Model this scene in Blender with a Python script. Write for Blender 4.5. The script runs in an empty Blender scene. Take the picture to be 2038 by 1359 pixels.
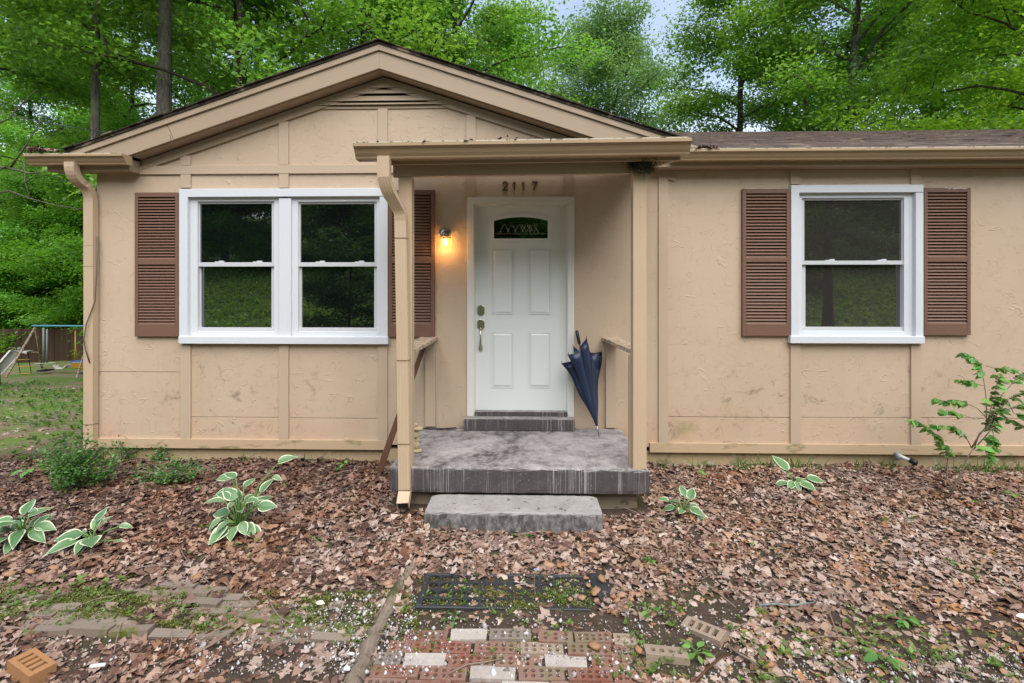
import bpy, math, random
import numpy as np
from mathutils import Vector, Matrix, Euler

R = math.radians
SC = bpy.context.scene
COL = SC.collection
rng = np.random.default_rng(7)
random.seed(7)

# ------------------------------------------------------------------ camera
F, CX, HOR = 962.1, 1019.0, 570.0        # focal length, centre column and horizon row, in photograph pixels
CY, CZ, YAW = -4.76, 1.66, R(1.5)
cam = bpy.data.cameras.new('camera'); cam.lens = 17.0; cam.sensor_width = 36.0
cam.shift_y = -109.5 / 2038; cam.clip_start = 0.05; cam.clip_end = 900
co = bpy.data.objects.new('camera', cam); COL.objects.link(co)
co.location = (0, CY, CZ); co.rotation_euler = (R(90), 0, YAW); SC.camera = co

# ------------------------------------------------------------------ sky, sun, exposure
SUN_EL, SUN_AZ = R(54), R(164)            # azimuth measured clockwise from +Y
w = bpy.data.worlds.new('World'); SC.world = w; w.use_nodes = True
nt = w.node_tree; bg = nt.nodes['Background']
sky = nt.nodes.new('ShaderNodeTexSky'); sky.sky_type = 'NISHITA'; sky.sun_disc = False
sky.sun_elevation = SUN_EL; sky.sun_rotation = SUN_AZ; sky.air_density = 1.0; sky.dust_density = 0.8
_tc = nt.nodes.new('ShaderNodeTexCoord'); _nz = nt.nodes.new('ShaderNodeTexNoise'); _nz.inputs['Scale'].default_value = 2.6; _nz.inputs['Detail'].default_value = 6
_mr = nt.nodes.new('ShaderNodeMapRange'); _mx = nt.nodes.new('ShaderNodeMix'); _mx.data_type = 'RGBA'
nt.links.new(_tc.outputs['Generated'], _nz.inputs['Vector']); nt.links.new(_nz.outputs[0], _mr.inputs[0])
for _i, _v in enumerate((.54, .78, .2, .6)): _mr.inputs[_i+1].default_value = _v       # thin cloud everywhere, thicker patches
_sx = nt.nodes.new('ShaderNodeSeparateXYZ'); nt.links.new(_tc.outputs['Generated'], _sx.inputs[0])
_hz = nt.nodes.new('ShaderNodeMapRange'); nt.links.new(_sx.outputs[2], _hz.inputs[0])
for _i, _v in enumerate((.12, .46, .85, 0)): _hz.inputs[_i+1].default_value = _v           # pale haze towards the horizon, all round
_ma = nt.nodes.new('ShaderNodeMath'); _ma.operation = 'MAXIMUM'; nt.links.new(_mr.outputs[0], _ma.inputs[0]); nt.links.new(_hz.outputs[0], _ma.inputs[1])
nt.links.new(_ma.outputs[0], _mx.inputs[0]); nt.links.new(sky.outputs[0], _mx.inputs[6]); _mx.inputs[7].default_value = (5.4, 5.6, 5.9, 1)
nt.links.new(_mx.outputs[2], bg.inputs[0]); bg.inputs[1].default_value = 0.135
sd = bpy.data.lights.new('sun', 'SUN'); sd.energy = 2.5; sd.angle = R(60); sd.color = (1.0, 0.96, 0.90)
so = bpy.data.objects.new('sun', sd); COL.objects.link(so)
sv = Vector((math.sin(SUN_AZ) * math.cos(SUN_EL), math.cos(SUN_AZ) * math.cos(SUN_EL), math.sin(SUN_EL)))
so.rotation_euler = sv.to_track_quat('Z', 'Y').to_euler(); so.location = sv * 30
SC.view_settings.view_transform = 'Standard'; SC.view_settings.look = 'None'
SC.view_settings.gamma = 1.0; SC.view_settings.use_curve_mapping = False; SC.view_settings.exposure = 0.96
SC.render.engine = 'CYCLES'; SC.cycles.max_bounces = 8; SC.cycles.transparent_max_bounces = 8
SC.cycles.use_denoising = True

# ------------------------------------------------------------------ measuring helpers
SN, CS = math.sin(YAW), math.cos(YAW)
def at(px, py, Y):
    u = (px - CX) / F; v = (HOR - py) / F
    t = (Y - CY) / (CS + u * SN)
    return Vector((t * (-SN + u * CS), Y, CZ + t * v))
def ax(px, Y): return at(px, HOR, Y).x
def az(px, py, Y): return at(px, py, Y).z
def proj(X, Y, Z):
    dy = Y - CY
    dep = -SN * X + CS * dy
    return CX + F * (CS * X + SN * dy) / dep, HOR - F * (Z - CZ) / dep
def hgt(x, y):
    x = np.asarray(x, float); y = np.asarray(y, float)
    front = -0.04 + 0.02 * np.clip(y, -6, 0) - 0.035 * np.exp(-(np.minimum(y, 0) / .4) ** 2)
    back = -0.14 * np.clip(y, 0, 15) - 0.03 * np.clip(y - 15, 0, 200)
    hill = 0.16 * np.clip(-y - 15, 0, 18) + 0.22 * np.clip(-y - 33, 0, 60)
    n = 0.012 * np.sin(x * 2.3 + 1) * np.cos(y * 2.9) + 0.006 * np.sin(x * 6.1 + y * 5.2)
    far = np.clip((np.abs(y) - 3) / 10, 0, 1)
    return front + back + hill + n + far * 0.12 * np.sin(x * .5 + y * .33)
def h(x, y): return float(hgt(x, y))
def gat(px, py):
    Y = -1.0
    for _ in range(30):
        p = at(px, py, Y); z = h(p.x, Y)
        if py <= HOR: break
        d = F * (CZ - z) / (py - HOR)
        Y = 0.5 * Y + 0.5 * (d + CY)
    p = at(px, py, Y); return Vector((p.x, Y, h(p.x, Y)))

# ------------------------------------------------------------------ mesh helpers
class MB:
    def __init__(s): s.v = []; s.f = []
    def add(s, vs, fs):
        o = len(s.v); s.v += [tuple(x) for x in vs]; s.f += [tuple(i + o for i in q) for q in fs]; return s
    def box(s, x0, x1, y0, y1, z0, z1):
        if x0 > x1: x0, x1 = x1, x0
        if y0 > y1: y0, y1 = y1, y0
        if z0 > z1: z0, z1 = z1, z0
        return s.add([(x0,y0,z0),(x1,y0,z0),(x1,y1,z0),(x0,y1,z0),(x0,y0,z1),(x1,y0,z1),(x1,y1,z1),(x0,y1,z1)],
              [(0,3,2,1),(4,5,6,7),(0,1,5,4),(1,2,6,5),(2,3,7,6),(3,0,4,7)])
    def prism_y(s, poly, y0, y1):            # poly of (x,z), counter-clockwise seen from -Y
        n = len(poly)
        vs = [(p[0], y0, p[1]) for p in poly] + [(p[0], y1, p[1]) for p in poly]
        fs = [tuple(range(n)), tuple(range(2*n-1, n-1, -1))] + [((i+1) % n, i, i+n, (i+1) % n + n) for i in range(n)]
        return s.add(vs, fs)
    def prism_x(s, poly, x0, x1):            # poly of (y,z)
        n = len(poly)
        vs = [(x0, p[0], p[1]) for p in poly] + [(x1, p[0], p[1]) for p in poly]
        fs = [tuple(range(n)), tuple(range(2*n-1, n-1, -1))] + [((i+1) % n, i, i+n, (i+1) % n + n) for i in range(n)]
        return s.add(vs, fs)
    def hull8(s, a, b):                      # two quads a (4 pts) and b (4 pts)
        return s.add(list(a) + list(b), [(0,1,2,3),(7,6,5,4),(0,4,5,1),(1,5,6,2),(2,6,7,3),(3,7,4,0)])
    def sweep(s, path, prof, scales=None, xdir=(1,0,0), cap=True):
        path = [Vector(p) for p in path]; n = len(prof); vs = []; fs = []
        for i, p in enumerate(path):
            T = (path[min(i+1, len(path)-1)] - path[max(i-1, 0)]).normalized()
            A = Vector(xdir); A = (A - T * A.dot(T))
            if A.length < 1e-4: A = Vector((0,1,0)) - T * T.y
            A.normalize(); B = T.cross(A); k = scales[i] if scales else 1.0
            vs += [p + A * (a * k) + B * (b * k) for a, b in prof]
        for i in range(len(path)-1):
            for j in range(n):
                fs.append((i*n+j, i*n+(j+1) % n, (i+1)*n+(j+1) % n, (i+1)*n+j))
        if cap: fs += [tuple(range(n-1, -1, -1)), tuple(range((len(path)-1)*n, len(path)*n))]
        return s.add(vs, fs)
    def tube(s, path, rad, n=8, cap=True):
        if not hasattr(rad, '__len__'): rad = [rad] * len(path)
        prof = [(math.cos(2*math.pi*k/n), math.sin(2*math.pi*k/n)) for k in range(n)]
        return s.sweep(path, prof, rad, (0.93, 0.31, 0.2), cap)
    def blob(s, c, r, n=8, m=6, jit=0.0, seed=0):
        q = random.Random(seed); vs = []; fs = []
        for i in range(m+1):
            th = math.pi * i / m
            for j in range(n):
                ph = 2*math.pi*j/n; k = 1 + q.uniform(-jit, jit)
                if i in (0, m): k = 1
                vs.append((c[0]+r[0]*k*math.sin(th)*math.cos(ph), c[1]+r[1]*k*math.sin(th)*math.sin(ph), c[2]+r[2]*k*math.cos(th)))
        for i in range(m):
            for j in range(n):
                fs.append((i*n+j, (i+1)*n+j, (i+1)*n+(j+1) % n, i*n+(j+1) % n))
        return s.add(vs, fs)
    def mesh(s, name, smooth=False, off=(0,0,0)):
        me = bpy.data.meshes.new(name)
        ox, oy, oz = off
        me.from_pydata([(a-ox, b-oy, c-oz) for a, b, c in s.v], [], s.f); me.update()
        if smooth: me.polygons.foreach_set('use_smooth', [True] * len(me.polygons))
        return me

def np_mesh(name, V, Fc, attrs=None, smooth=False):
    me = bpy.data.meshes.new(name); V = np.asarray(V, np.float32); Fc = np.asarray(Fc, np.int32); k = Fc.shape[1]
    me.vertices.add(len(V)); me.vertices.foreach_set('co', V.ravel())
    me.loops.add(Fc.size); me.loops.foreach_set('vertex_index', Fc.ravel())
    me.polygons.add(len(Fc)); me.polygons.foreach_set('loop_start', np.arange(0, Fc.size, k, dtype=np.int32))
    me.polygons.foreach_set('loop_total', np.full(len(Fc), k, np.int32))
    if smooth: me.polygons.foreach_set('use_smooth', np.ones(len(Fc), bool))
    me.update(calc_edges=True)
    for an, (dom, val) in (attrs or {}).items():
        a = me.attributes.new(an, 'FLOAT', dom); a.data.foreach_set('value', np.asarray(val, np.float32))
    return me

def link(name, me, mat=None, parent=None, loc=None, rot=None):
    o = bpy.data.objects.new(name, me); COL.objects.link(o)
    if mat and me is not None and not me.materials: me.materials.append(mat)
    if parent: o.parent = parent
    if loc is not None: o.location = loc
    if rot is not None: o.rotation_euler = rot
    return o
def wloc(o):
    p = Vector((0,0,0))
    while o: p = p + o.location; o = o.parent
    return p
def obj(name, mb, mat, parent=None, smooth=False, bevel=0.0, label=None):
    o = link(name, mb.mesh(name, smooth, wloc(parent) if parent else (0,0,0)), mat, parent)
    if bevel:
        b = o.modifiers.new('bevel', 'BEVEL'); b.width = bevel; b.segments = 2; b.limit_method = 'ANGLE'; b.angle_limit = R(40)
    if label: o['label'] = label
    return o
def tag(o, label, cat, group=None):
    o['label'] = label; o['category'] = cat
    if group: o['group'] = group
    return o
def thing(name, label, cat, loc=(0,0,0), group=None, rot=None):
    o = bpy.data.objects.new(name, None); COL.objects.link(o); o.location = loc; o.empty_display_size = .2
    if rot is not None: o.rotation_euler = rot
    return tag(o, label, cat, group)
def kind(o, k): o['kind'] = k; return o

# ------------------------------------------------------------------ materials
def lin(r, g, b):
    f = lambda c: c/12.92 if c <= .04045 else ((c+.055)/1.055) ** 2.4
    return (f(r/255), f(g/255), f(b/255))
class G:
    """small node-graph helper"""
    def __init__(s, name):
        s.m = bpy.data.materials.new(name); s.m.use_nodes = True; s.nt = s.m.node_tree; s.b = s.nt.nodes['Principled BSDF']
        s.pos = s.n('ShaderNodeNewGeometry').outputs['Position']
    def n(s, t, **kw):
        x = s.nt.nodes.new(t)
        for k, v in kw.items(): setattr(x, k, v)
        return x
    def put(s, sock, val):
        if hasattr(val, 'is_linked') or isinstance(val, bpy.types.NodeSocket): s.nt.links.new(val, sock)
        elif isinstance(val, (tuple, list)) and len(val) == 3 and sock.type == 'RGBA': sock.default_value = (*val, 1)
        else: sock.default_value = val
    def noise(s, scale, detail=3, rough=.55, dist=0, vec=None, stretch=None):
        x = s.n('ShaderNodeTexNoise'); x.inputs['Scale'].default_value = scale; x.inputs['Detail'].default_value = detail
        x.inputs['Roughness'].default_value = rough; x.inputs['Distortion'].default_value = dist
        v = vec or s.pos
        if stretch:
            mp = s.n('ShaderNodeMapping'); s.put(mp.inputs[0], v); mp.inputs['Scale'].default_value = stretch; v = mp.outputs[0]
        s.put(x.inputs['Vector'], v); return x.outputs[0]
    def math(s, op, a, b=0.0, clamp=False):
        x = s.n('ShaderNodeMath', operation=op, use_clamp=clamp); s.put(x.inputs[0], a); s.put(x.inputs[1], b); return x.outputs[0]
    def rng(s, v, a, b, c=0.0, d=1.0):
        x = s.n('ShaderNodeMapRange'); s.put(x.inputs[0], v)
        for i, q in enumerate((a, b, c, d)): x.inputs[i+1].default_value = q
        return x.outputs[0]
    def mix(s, fac, a, b, mode='MIX'):
        x = s.n('ShaderNodeMix', data_type='RGBA', blend_type=mode); s.put(x.inputs[0], fac); s.put(x.inputs[6], a); s.put(x.inputs[7], b); return x.outputs[2]
    def ramp(s, fac, stops):
        x = s.n('ShaderNodeValToRGB'); s.put(x.inputs[0], fac); e = x.color_ramp.elements
        while len(e) < len(stops): e.new(0.5)
        for el, (p, c) in zip(e, stops): el.position = p; el.color = (*c, 1)
        return x.outputs[0]
    def xyz(s):
        x = s.n('ShaderNodeSeparateXYZ'); s.put(x.inputs[0], s.pos); return x.outputs
    def attr(s, nm): return s.n('ShaderNodeAttribute', attribute_name=nm).outputs['Fac']
    def orand(s): return s.n('ShaderNodeObjectInfo').outputs['Random']
    def bump(s, hgt, strength=.3, dist=.005):
        x = s.n('ShaderNodeBump'); x.inputs['Strength'].default_value = strength; x.inputs['Distance'].default_value = dist
        s.put(x.inputs['Height'], hgt); s.put(s.b.inputs['Normal'], x.outputs[0])
    def fin(s, col, rough=.6, metal=0.0, spec=.4):
        s.put(s.b.inputs['Base Color'], col); s.put(s.b.inputs['Roughness'], rough); s.b.inputs['Metallic'].default_value = metal
        s.b.inputs['Specular IOR Level'].default_value = spec; return s.m

def paint(name, c, rough=.55, var=.10, grain=None, wear=None, fine=90, bs=.12, spec=.35, wamt=.68):
    g = G(name); a = g.noise(1.7, 4); b = g.noise(fine, 2, stretch=grain)
    col = g.mix(a, tuple(x*(1-var) for x in c), tuple(x*(1+var) for x in c))
    col = g.mix(g.math('MULTIPLY', b, .22), col, tuple(x*.72 for x in c))
    if wear: col = g.mix(g.rng(g.noise(14, 6, .7), wamt, wamt+.05), col, wear)
    g.bump(b, bs, .004); return g.fin(col, rough, 0, spec)

TAN = (0.51, 0.393, 0.282)
def stucco_mat():
    g = G('stucco'); X, Y, Z = g.xyz()
    n1 = g.noise(3.6, 2, .55, 1.0); n2 = g.noise(8.5, 2, .6, 1.3); m1 = g.noise(6.5, 2); m2 = g.noise(8.5, 2)
    def ridge(n, wd): return g.rng(g.math('ABSOLUTE', g.math('SUBTRACT', n, .5)), 0, wd, 1, 0)
    r1 = g.math('MULTIPLY', ridge(n1, .012), g.rng(m1, .49, .60)); r2 = g.math('MULTIPLY', ridge(n2, .014), g.rng(m2, .49, .60))
    ht = g.math('ADD', g.math('ADD', r1, r2), g.math('MULTIPLY', g.noise(38, 4), .35)); ht = g.math('ADD', ht, g.math('MULTIPLY', g.noise(6, 3), .6))
    g.bump(ht, .52, .0065)
    col = g.mix(g.noise(1.3, 4), tuple(c*.93 for c in TAN), tuple(c*1.06 for c in TAN))
    col = g.mix(g.math('MULTIPLY', g.rng(g.noise(.8, 5, .65), .45, .7), .5), col, (.435, .325, .215))
    # bare, pinker paint near the ground, algae and soot marks in patches of their own
    low = g.math('MULTIPLY', g.rng(Z, .55, .1), g.rng(g.noise(1.1, 3), .42, .6))
    col = g.mix(g.math('MULTIPLY', low, .55), col, (.56, .34, .22))
    alg = g.math('MULTIPLY', g.rng(Z, .95, .2), g.rng(g.noise(2.1, 5, .65), .55, .68))
    alg = g.math('MULTIPLY', alg, g.rng(g.math('ABSOLUTE', g.math('SUBTRACT', X, 1.75)), .9, .4))
    col = g.mix(g.math('MULTIPLY', alg, .6), col, (.27, .24, .10))
    soot = g.math('MULTIPLY', g.math('MULTIPLY', g.rng(g.noise(.85, 2), .50, .58), g.rng(g.noise(6, 6, .72, .5), .555, .68)), g.rng(Z, 1.25, .55))
    col = g.mix(g.math('MULTIPLY', soot, .75), col, (.16, .12, .09))
    drip = g.math('MULTIPLY', g.rng(g.noise(4, 4, .6, 0, None, (9, 1, .5)), .60, .76), .16)
    col = g.mix(drip, col, (.24, .17, .10))
    return g.fin(col, .72, 0, .25)
M_STUC = stucco_mat()
M_TRIM = paint('tan_paint', (.385, .288, .198), .5, .06, (1, 1, 1), (.30, .21, .13), 120, .10, wamt=.72)
def skirt_mat():
    g = G('tan_skirt_paint'); X, Y, Z = g.xyz()
    col = g.mix(g.noise(2, 4), (.45, .325, .205), (.50, .37, .235))
    m = g.math('MULTIPLY', g.rng(g.noise(3.2, 5, .65, 0, None, (1, 1, 3)), .56, .66), .75)
    return g.fin(g.mix(m, col, (.16, .15, .05)), .6, 0, .3)
M_SKIRT = skirt_mat()
M_BATT = paint('batten_paint', (.48, .368, .262), .55, .06, (1, 1, 1), (.34, .25, .16), 120, .10, wamt=.73)
M_POST = paint('weathered_post_paint', (.52, .385, .252), .62, .08, (30, 30, .8), (.22, .15, .09), 3, .35, wamt=.66)
M_RAIL = paint('worn_rail_paint', (.53, .40, .275), .7, .1, (6, .8, 6), (.30, .25, .20), 8, .4, wamt=.5)
M_GUT = paint('gutter_enamel', (.385, .277, .160), .38, .06, None, (.26, .19, .10), 60, .03, .45, .7)
M_SPOUT = paint('spout_enamel', (.51, .38, .25), .42, .07, (1, 1, .2), (.33, .22, .10), 30, .05, .45, .69)
M_LIP = paint('gutter_lip_grime', (.46, .40, .30), .7, .2, None, (.12, .11, .05), 40, .3, .3, .52)
M_BROWN = paint('shutter_brown', (.168, .092, .062), .5, .08, None, (.20, .12, .09), 60, .05, .35, .74)
M_WHITE = paint('white_vinyl', (.63, .65, .675), .35, .01, None, None, 200, .0, .45)
M_SASH = paint('grey_vinyl_sash', (.55, .56, .57), .35, .02, None, None, 200, .0, .45)
M_DOOR = paint('door_paint', (.69, .715, .685), .38, .02, None, None, 200, .0, .4)
M_JAMB = paint('door_trim_paint', (.68, .67, .62), .45, .03, None, (.50, .42, .30), 60, .04, .4, .73)
M_NUM = paint('number_paint', (.12, .08, .048), .4, .1)
M_NICKEL = G('satin_nickel').fin((.50, .47, .40), .28, 1.0)
def glass_mat(name, base, ior):
    g = G(name); g.b.inputs['IOR'].default_value = ior
    g.bump(g.noise(1.6, 1), .02, .02)
    return g.fin(base, .015, 0, .5)
M_GLASS = glass_mat('window_glass', (.004, .005, .006), 3.1)
M_GLASS2 = glass_mat('screened_glass', (.034, .031, .028), 2.5)
M_DARK = G('dark_fill').fin((.01, .01, .012), .9)  # near-black fill; its colour stands in for shade in unmodelled hollows
M_CAME = G('bright_came').fin((.75, .76, .72), .25, .9)
M_LEAD = G('lead_came').fin((.05, .05, .045), .45, .6)
def found_mat():
    g = G('foundation_paint'); col = g.mix(g.noise(2.5, 5), (.40, .30, .17), (.48, .36, .215))
    col = g.mix(g.rng(g.noise(9, 6, .7), .58, .66), col, (.50, .45, .36)); col = g.mix(g.rng(g.noise(4, 5, .7), .56, .7), col, (.16, .15, .07))
    g.bump(g.noise(30, 5), .4, .006); return g.fin(col, .85, 0, .2)
M_FOUND = found_mat()
def shingle_mat(name='asphalt_shingle', c0=(.066, .047, .040), c1=(.165, .122, .102)):
    g = G(name); col = g.mix(g.noise(260, 2), c0, c1); col = g.mix(g.math('MULTIPLY', g.orand(), .5), col, (.055, .04, .035))
    col = g.mix(g.rng(g.noise(5, 5, .7, 0, None, (1, .4, 1)), .56, .64), col, (.20, .16, .11))
    col = g.mix(g.rng(g.noise(9, 5, .7, 0, None, (.4, 1, 1)), .62, .66), col, (.06, .075, .02))
    g.bump(g.noise(180, 3), .5, .004); return g.fin(col, .9, 0, .2)
M_FOOT = paint('tan_concrete', (.22, .175, .12), .9, .25, None, (.10, .09, .06), 30, .4, .2, .58)
M_SHING = shingle_mat()
M_EDGE = shingle_mat('mossy_shingle_edge', (.02, .015, .012), (.06, .045, .035))
def slab_mat():
    g = G('worn_painted_concrete'); X, Y, Z = g.xyz()
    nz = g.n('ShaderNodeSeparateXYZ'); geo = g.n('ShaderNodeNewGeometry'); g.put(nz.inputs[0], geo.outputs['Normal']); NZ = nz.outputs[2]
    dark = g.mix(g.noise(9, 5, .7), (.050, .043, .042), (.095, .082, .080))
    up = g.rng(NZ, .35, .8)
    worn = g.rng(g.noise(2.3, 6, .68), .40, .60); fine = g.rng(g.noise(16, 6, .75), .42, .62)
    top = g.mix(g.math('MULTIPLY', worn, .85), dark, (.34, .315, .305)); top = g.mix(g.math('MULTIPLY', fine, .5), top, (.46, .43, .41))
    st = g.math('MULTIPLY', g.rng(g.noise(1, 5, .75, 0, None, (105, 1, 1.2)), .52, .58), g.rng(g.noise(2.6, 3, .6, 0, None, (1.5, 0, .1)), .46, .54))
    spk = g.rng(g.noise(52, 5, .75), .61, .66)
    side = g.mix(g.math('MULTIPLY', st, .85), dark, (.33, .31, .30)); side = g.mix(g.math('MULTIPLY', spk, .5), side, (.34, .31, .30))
    g.bump(g.math('ADD', g.noise(28, 6, .7), g.math('MULTIPLY', g.noise(5, 3), 1.2)), .5, .01)
    return g.fin(g.mix(up, side, top), .82, 0, .25)
M_SLAB = slab_mat()
def step_mat():
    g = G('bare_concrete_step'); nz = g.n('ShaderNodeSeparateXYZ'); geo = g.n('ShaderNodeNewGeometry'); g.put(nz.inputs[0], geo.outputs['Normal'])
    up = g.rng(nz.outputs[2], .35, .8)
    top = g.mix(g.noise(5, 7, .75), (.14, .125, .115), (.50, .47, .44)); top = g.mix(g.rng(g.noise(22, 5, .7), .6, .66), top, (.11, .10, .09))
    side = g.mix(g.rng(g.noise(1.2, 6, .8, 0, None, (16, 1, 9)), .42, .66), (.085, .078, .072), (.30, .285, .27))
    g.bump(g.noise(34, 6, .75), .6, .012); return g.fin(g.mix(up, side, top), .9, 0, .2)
M_STEP = step_mat()
def soil_mat():
    g = G('soil_and_lawn'); X, Y, Z = g.xyz()
    soil = g.mix(g.noise(14, 6, .7), (.028, .019, .013), (.11, .078, .056)); soil = g.mix(g.rng(g.noise(45, 4, .7), .6, .68), soil, (.19, .15, .12))
    moss = g.rng(g.noise(4.2, 5, .7), .52, .62); soil = g.mix(g.math('MULTIPLY', moss, .45), soil, (.06, .07, .015))
    grass = g.mix(g.noise(3.5, 6, .75), (.06, .12, .018), (.17, .25, .055)); lit = g.mix(g.noise(12, 5, .7), (.14, .09, .065), (.33, .235, .18))
    yard = g.mix(g.rng(g.noise(.9, 6, .72), .47, .58), grass, lit)
    side = g.math('MULTIPLY', g.rng(X, -4.6, -6.0), g.rng(Y, -1.4, .4)); back = g.rng(Y, -6.0, -10.0); beyond = g.rng(Y, .5, 3.0)
    sel = g.math('MAXIMUM', g.math('MAXIMUM', side, beyond), back)
    yard = g.mix(back, yard, g.mix(g.rng(g.noise(.5, 5, .7), .60, .72), g.mix(g.noise(2, 5), (.07, .13, .02), (.15, .22, .05)), (.16, .14, .07)))
    drv = g.math('MULTIPLY', g.rng(Y, -15.5, -14.0), g.rng(Y, -6, -9)); yard = g.mix(drv, yard, g.mix(g.noise(9, 5), (.08, .07, .06), (.15, .13, .12)))
    g.bump(g.noise(24, 6, .75), .8, .02); return g.fin(g.mix(sel, soil, yard), .95, 0, .15)
M_SOIL = soil_mat()
def foliage(name, dark, lite, hue=.15, trans=.5, rough=.40):
    g = G(name); r = g.attr('rnd'); o = g.orand()
    col = g.ramp(r, [(0, dark), (.75, lite), (1, tuple(min(1, c*1.35) for c in lite))])
    hs = g.n('ShaderNodeHueSaturation'); g.put(hs.inputs['Color'], col); g.put(hs.inputs['Hue'], g.rng(o, 0, 1, .5-.018, .5+.018)); g.put(hs.inputs['Value'], g.rng(o, 0, 1, 1-hue, 1+hue))
    col = hs.outputs[0]; g.fin(col, rough, 0, .55)
    t = g.n('ShaderNodeBsdfTranslucent'); g.put(t.inputs[0], g.mix(.5, col, (lite[0]*1.5, lite[1]*1.5, lite[2]*.6)))
    mx = g.n('ShaderNodeMixShader'); mx.inputs[0].default_value = trans
    out = g.nt.nodes['Material Output']; g.nt.links.new(g.b.outputs[0], mx.inputs[1]); g.nt.links.new(t.outputs[0], mx.inputs[2]); g.nt.links.new(mx.outputs[0], out.inputs[0])
    return g.m
M_OAK = foliage('oak_foliage', (.062, .16, .017), (.215, .42, .058))
M_MAPLE = foliage('maple_foliage', (.09, .19, .012), (.27, .45, .04))
M_PALE = foliage('pale_foliage', (.07, .15, .05), (.20, .34, .12))
M_UNDER = foliage('understory_foliage', (.05, .15, .012), (.17, .38, .035))
M_DARKF = foliage('shaded_foliage', (.02, .065, .010), (.09, .20, .035))  # darker leaf green, shade of the mirrored plants put into the colour
M_BOX = foliage('boxwood_foliage', (.018, .085, .014), (.085, .24, .04), trans=.25, rough=.3)
M_SPROUT = foliage('sprout_green', (.08, .15, .025), (.20, .33, .07))
M_COVER = foliage('yard_cover', (.035, .09, .015), (.12, .23, .045))
M_BANK = foliage('bank_grass', (.09, .16, .02), (.24, .36, .07))
M_SAP = foliage('sapling_green', (.04, .12, .025), (.17, .34, .075), trans=.4, rough=.35)
M_MOSS = foliage('moss_green', (.07, .085, .012), (.17, .19, .03), trans=.2)
M_YELL = foliage('yellow_green', (.14, .18, .02), (.30, .33, .05))
def bark_mat(name, c0, c1):
    g = G(name); n = g.rng(g.noise(8, 6, .8, .5, None, (3, 3, .45)), .32, .68); col = g.mix(n, c0, c1)
    col = g.mix(g.rng(g.noise(1.2, 5, .7), .55, .68), col, (c1[0]*.8, c1[1]*.95, c1[2]*.6))
    g.bump(n, 1.0, .03); return g.fin(col, .95, 0, .15)
M_BARK = bark_mat('grey_bark', (.05, .042, .034), (.29, .25, .21))
M_BARKD = bark_mat('dark_bark', (.03, .024, .019), (.14, .115, .09))
M_TWIG = paint('twig_wood', (.22, .16, .12), .9, .2)
def litter_mat():
    g = G('dead_leaves'); r = g.attr('rnd')
    col = g.ramp(r, [(0, (.06, .027, .018)), (.2, (.145, .070, .046)), (.45, (.285, .165, .11)), (.72, (.42, .295, .225)), (.90, (.55, .43, .355)), (.95, (.33, .17, .085)), (1, (.42, .23, .11))])
    col = g.mix(g.math('MULTIPLY', g.noise(60, 3), .35), col, (.10, .06, .04)); hs = g.n('ShaderNodeHueSaturation'); g.put(hs.inputs['Color'], col); g.put(hs.inputs['Saturation'], g.rng(g.noise(1.6, 5, .75), .3, .7, .62, 1.25)); g.put(hs.inputs['Value'], g.rng(g.noise(2.7, 5, .75), .3, .7, .78, 1.25)); return g.fin(hs.outputs[0], .7, 0, .25)
M_LITTER = litter_mat()
def brick_mat(name, a, b, mud=.8, moss=.3):
    g = G(name); col = g.mix(g.orand(), a, b); col = g.mix(g.math('MULTIPLY', g.noise(40, 5, .7), .4), col, tuple(c*.5 for c in a))
    col = g.mix(g.math('MULTIPLY', g.rng(g.noise(5, 7, .75), .43, .60), mud), col, (.235, .175, .135))
    col = g.mix(g.math('MULTIPLY', g.rng(g.noise(5, 6, .7, .3), .55, .63), moss), col, (.11, .125, .02))
    g.bump(g.noise(70, 5, .7), .5, .006); return g.fin(col, .9, 0, .2)
M_BRED = brick_mat('red_brick', (.25, .095, .06), (.21, .08, .055))
M_BBRN = brick_mat('brown_brick', (.24, .12, .085), (.28, .15, .11))
M_BWHT = brick_mat('whitewashed_brick', (.46, .41, .36), (.54, .48, .42), .3, .05)
M_BTAN = brick_mat('tan_brick', (.36, .27, .20), (.33, .25, .18), .3, .1)
M_BGRY = brick_mat('grey_brick', (.24, .20, .17), (.20, .17, .14), .4, .2)
M_BOLD = brick_mat('mossy_old_brick', (.27, .22, .175), (.20, .16, .125), .7, 1.0)
M_BORG = brick_mat('buff_brick', (.40, .20, .085), (.38, .19, .08), .1, 0)
M_RUB = paint('black_rubber', (.028, .03, .031), .55, .3, None, (.05, .05, .05), 40, .3, .4, .58)
M_PEB = G('orange_river_stone'); _g = M_PEB; M_PEB = _g.fin(_g.mix(_g.math('MULTIPLY', _g.noise(30, 4), .5), _g.mix(_g.orand(), (.36, .17, .075), (.40, .25, .16)), (.20, .12, .075)), .7, 0, .3)
def gravel_mat():
    g = G('pale_gravel'); return g.fin(g.ramp(g.attr('rnd'), [(0, (.13, .11, .10)), (.5, (.34, .31, .29)), (1, (.66, .64, .62))]), .8, 0, .3)
M_GRAV = gravel_mat()
def log_mat():
    g = G('weathered_timber'); n = g.noise(7, 6, .75, .3, None, (9, 1, 9)); col = g.mix(n, (.05, .036, .026), (.42, .33, .25))
    col = g.mix(g.rng(g.noise(6, 5), .55, .65), col, (.09, .085, .03)); g.bump(n, 1, .012); return g.fin(col, .95, 0, .15)
M_LOG = log_mat()
def fence_mat():
    g = G('fence_board'); col = g.mix(g.orand(), (.055, .034, .022), (.10, .062, .04)); n = g.noise(6, 5, .7, 0, None, (6, 6, .4))
    col = g.mix(g.math('MULTIPLY', n, .5), col, (.03, .02, .013)); return g.fin(col, .95, 0, .1)
M_FENCE = fence_mat()
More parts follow.
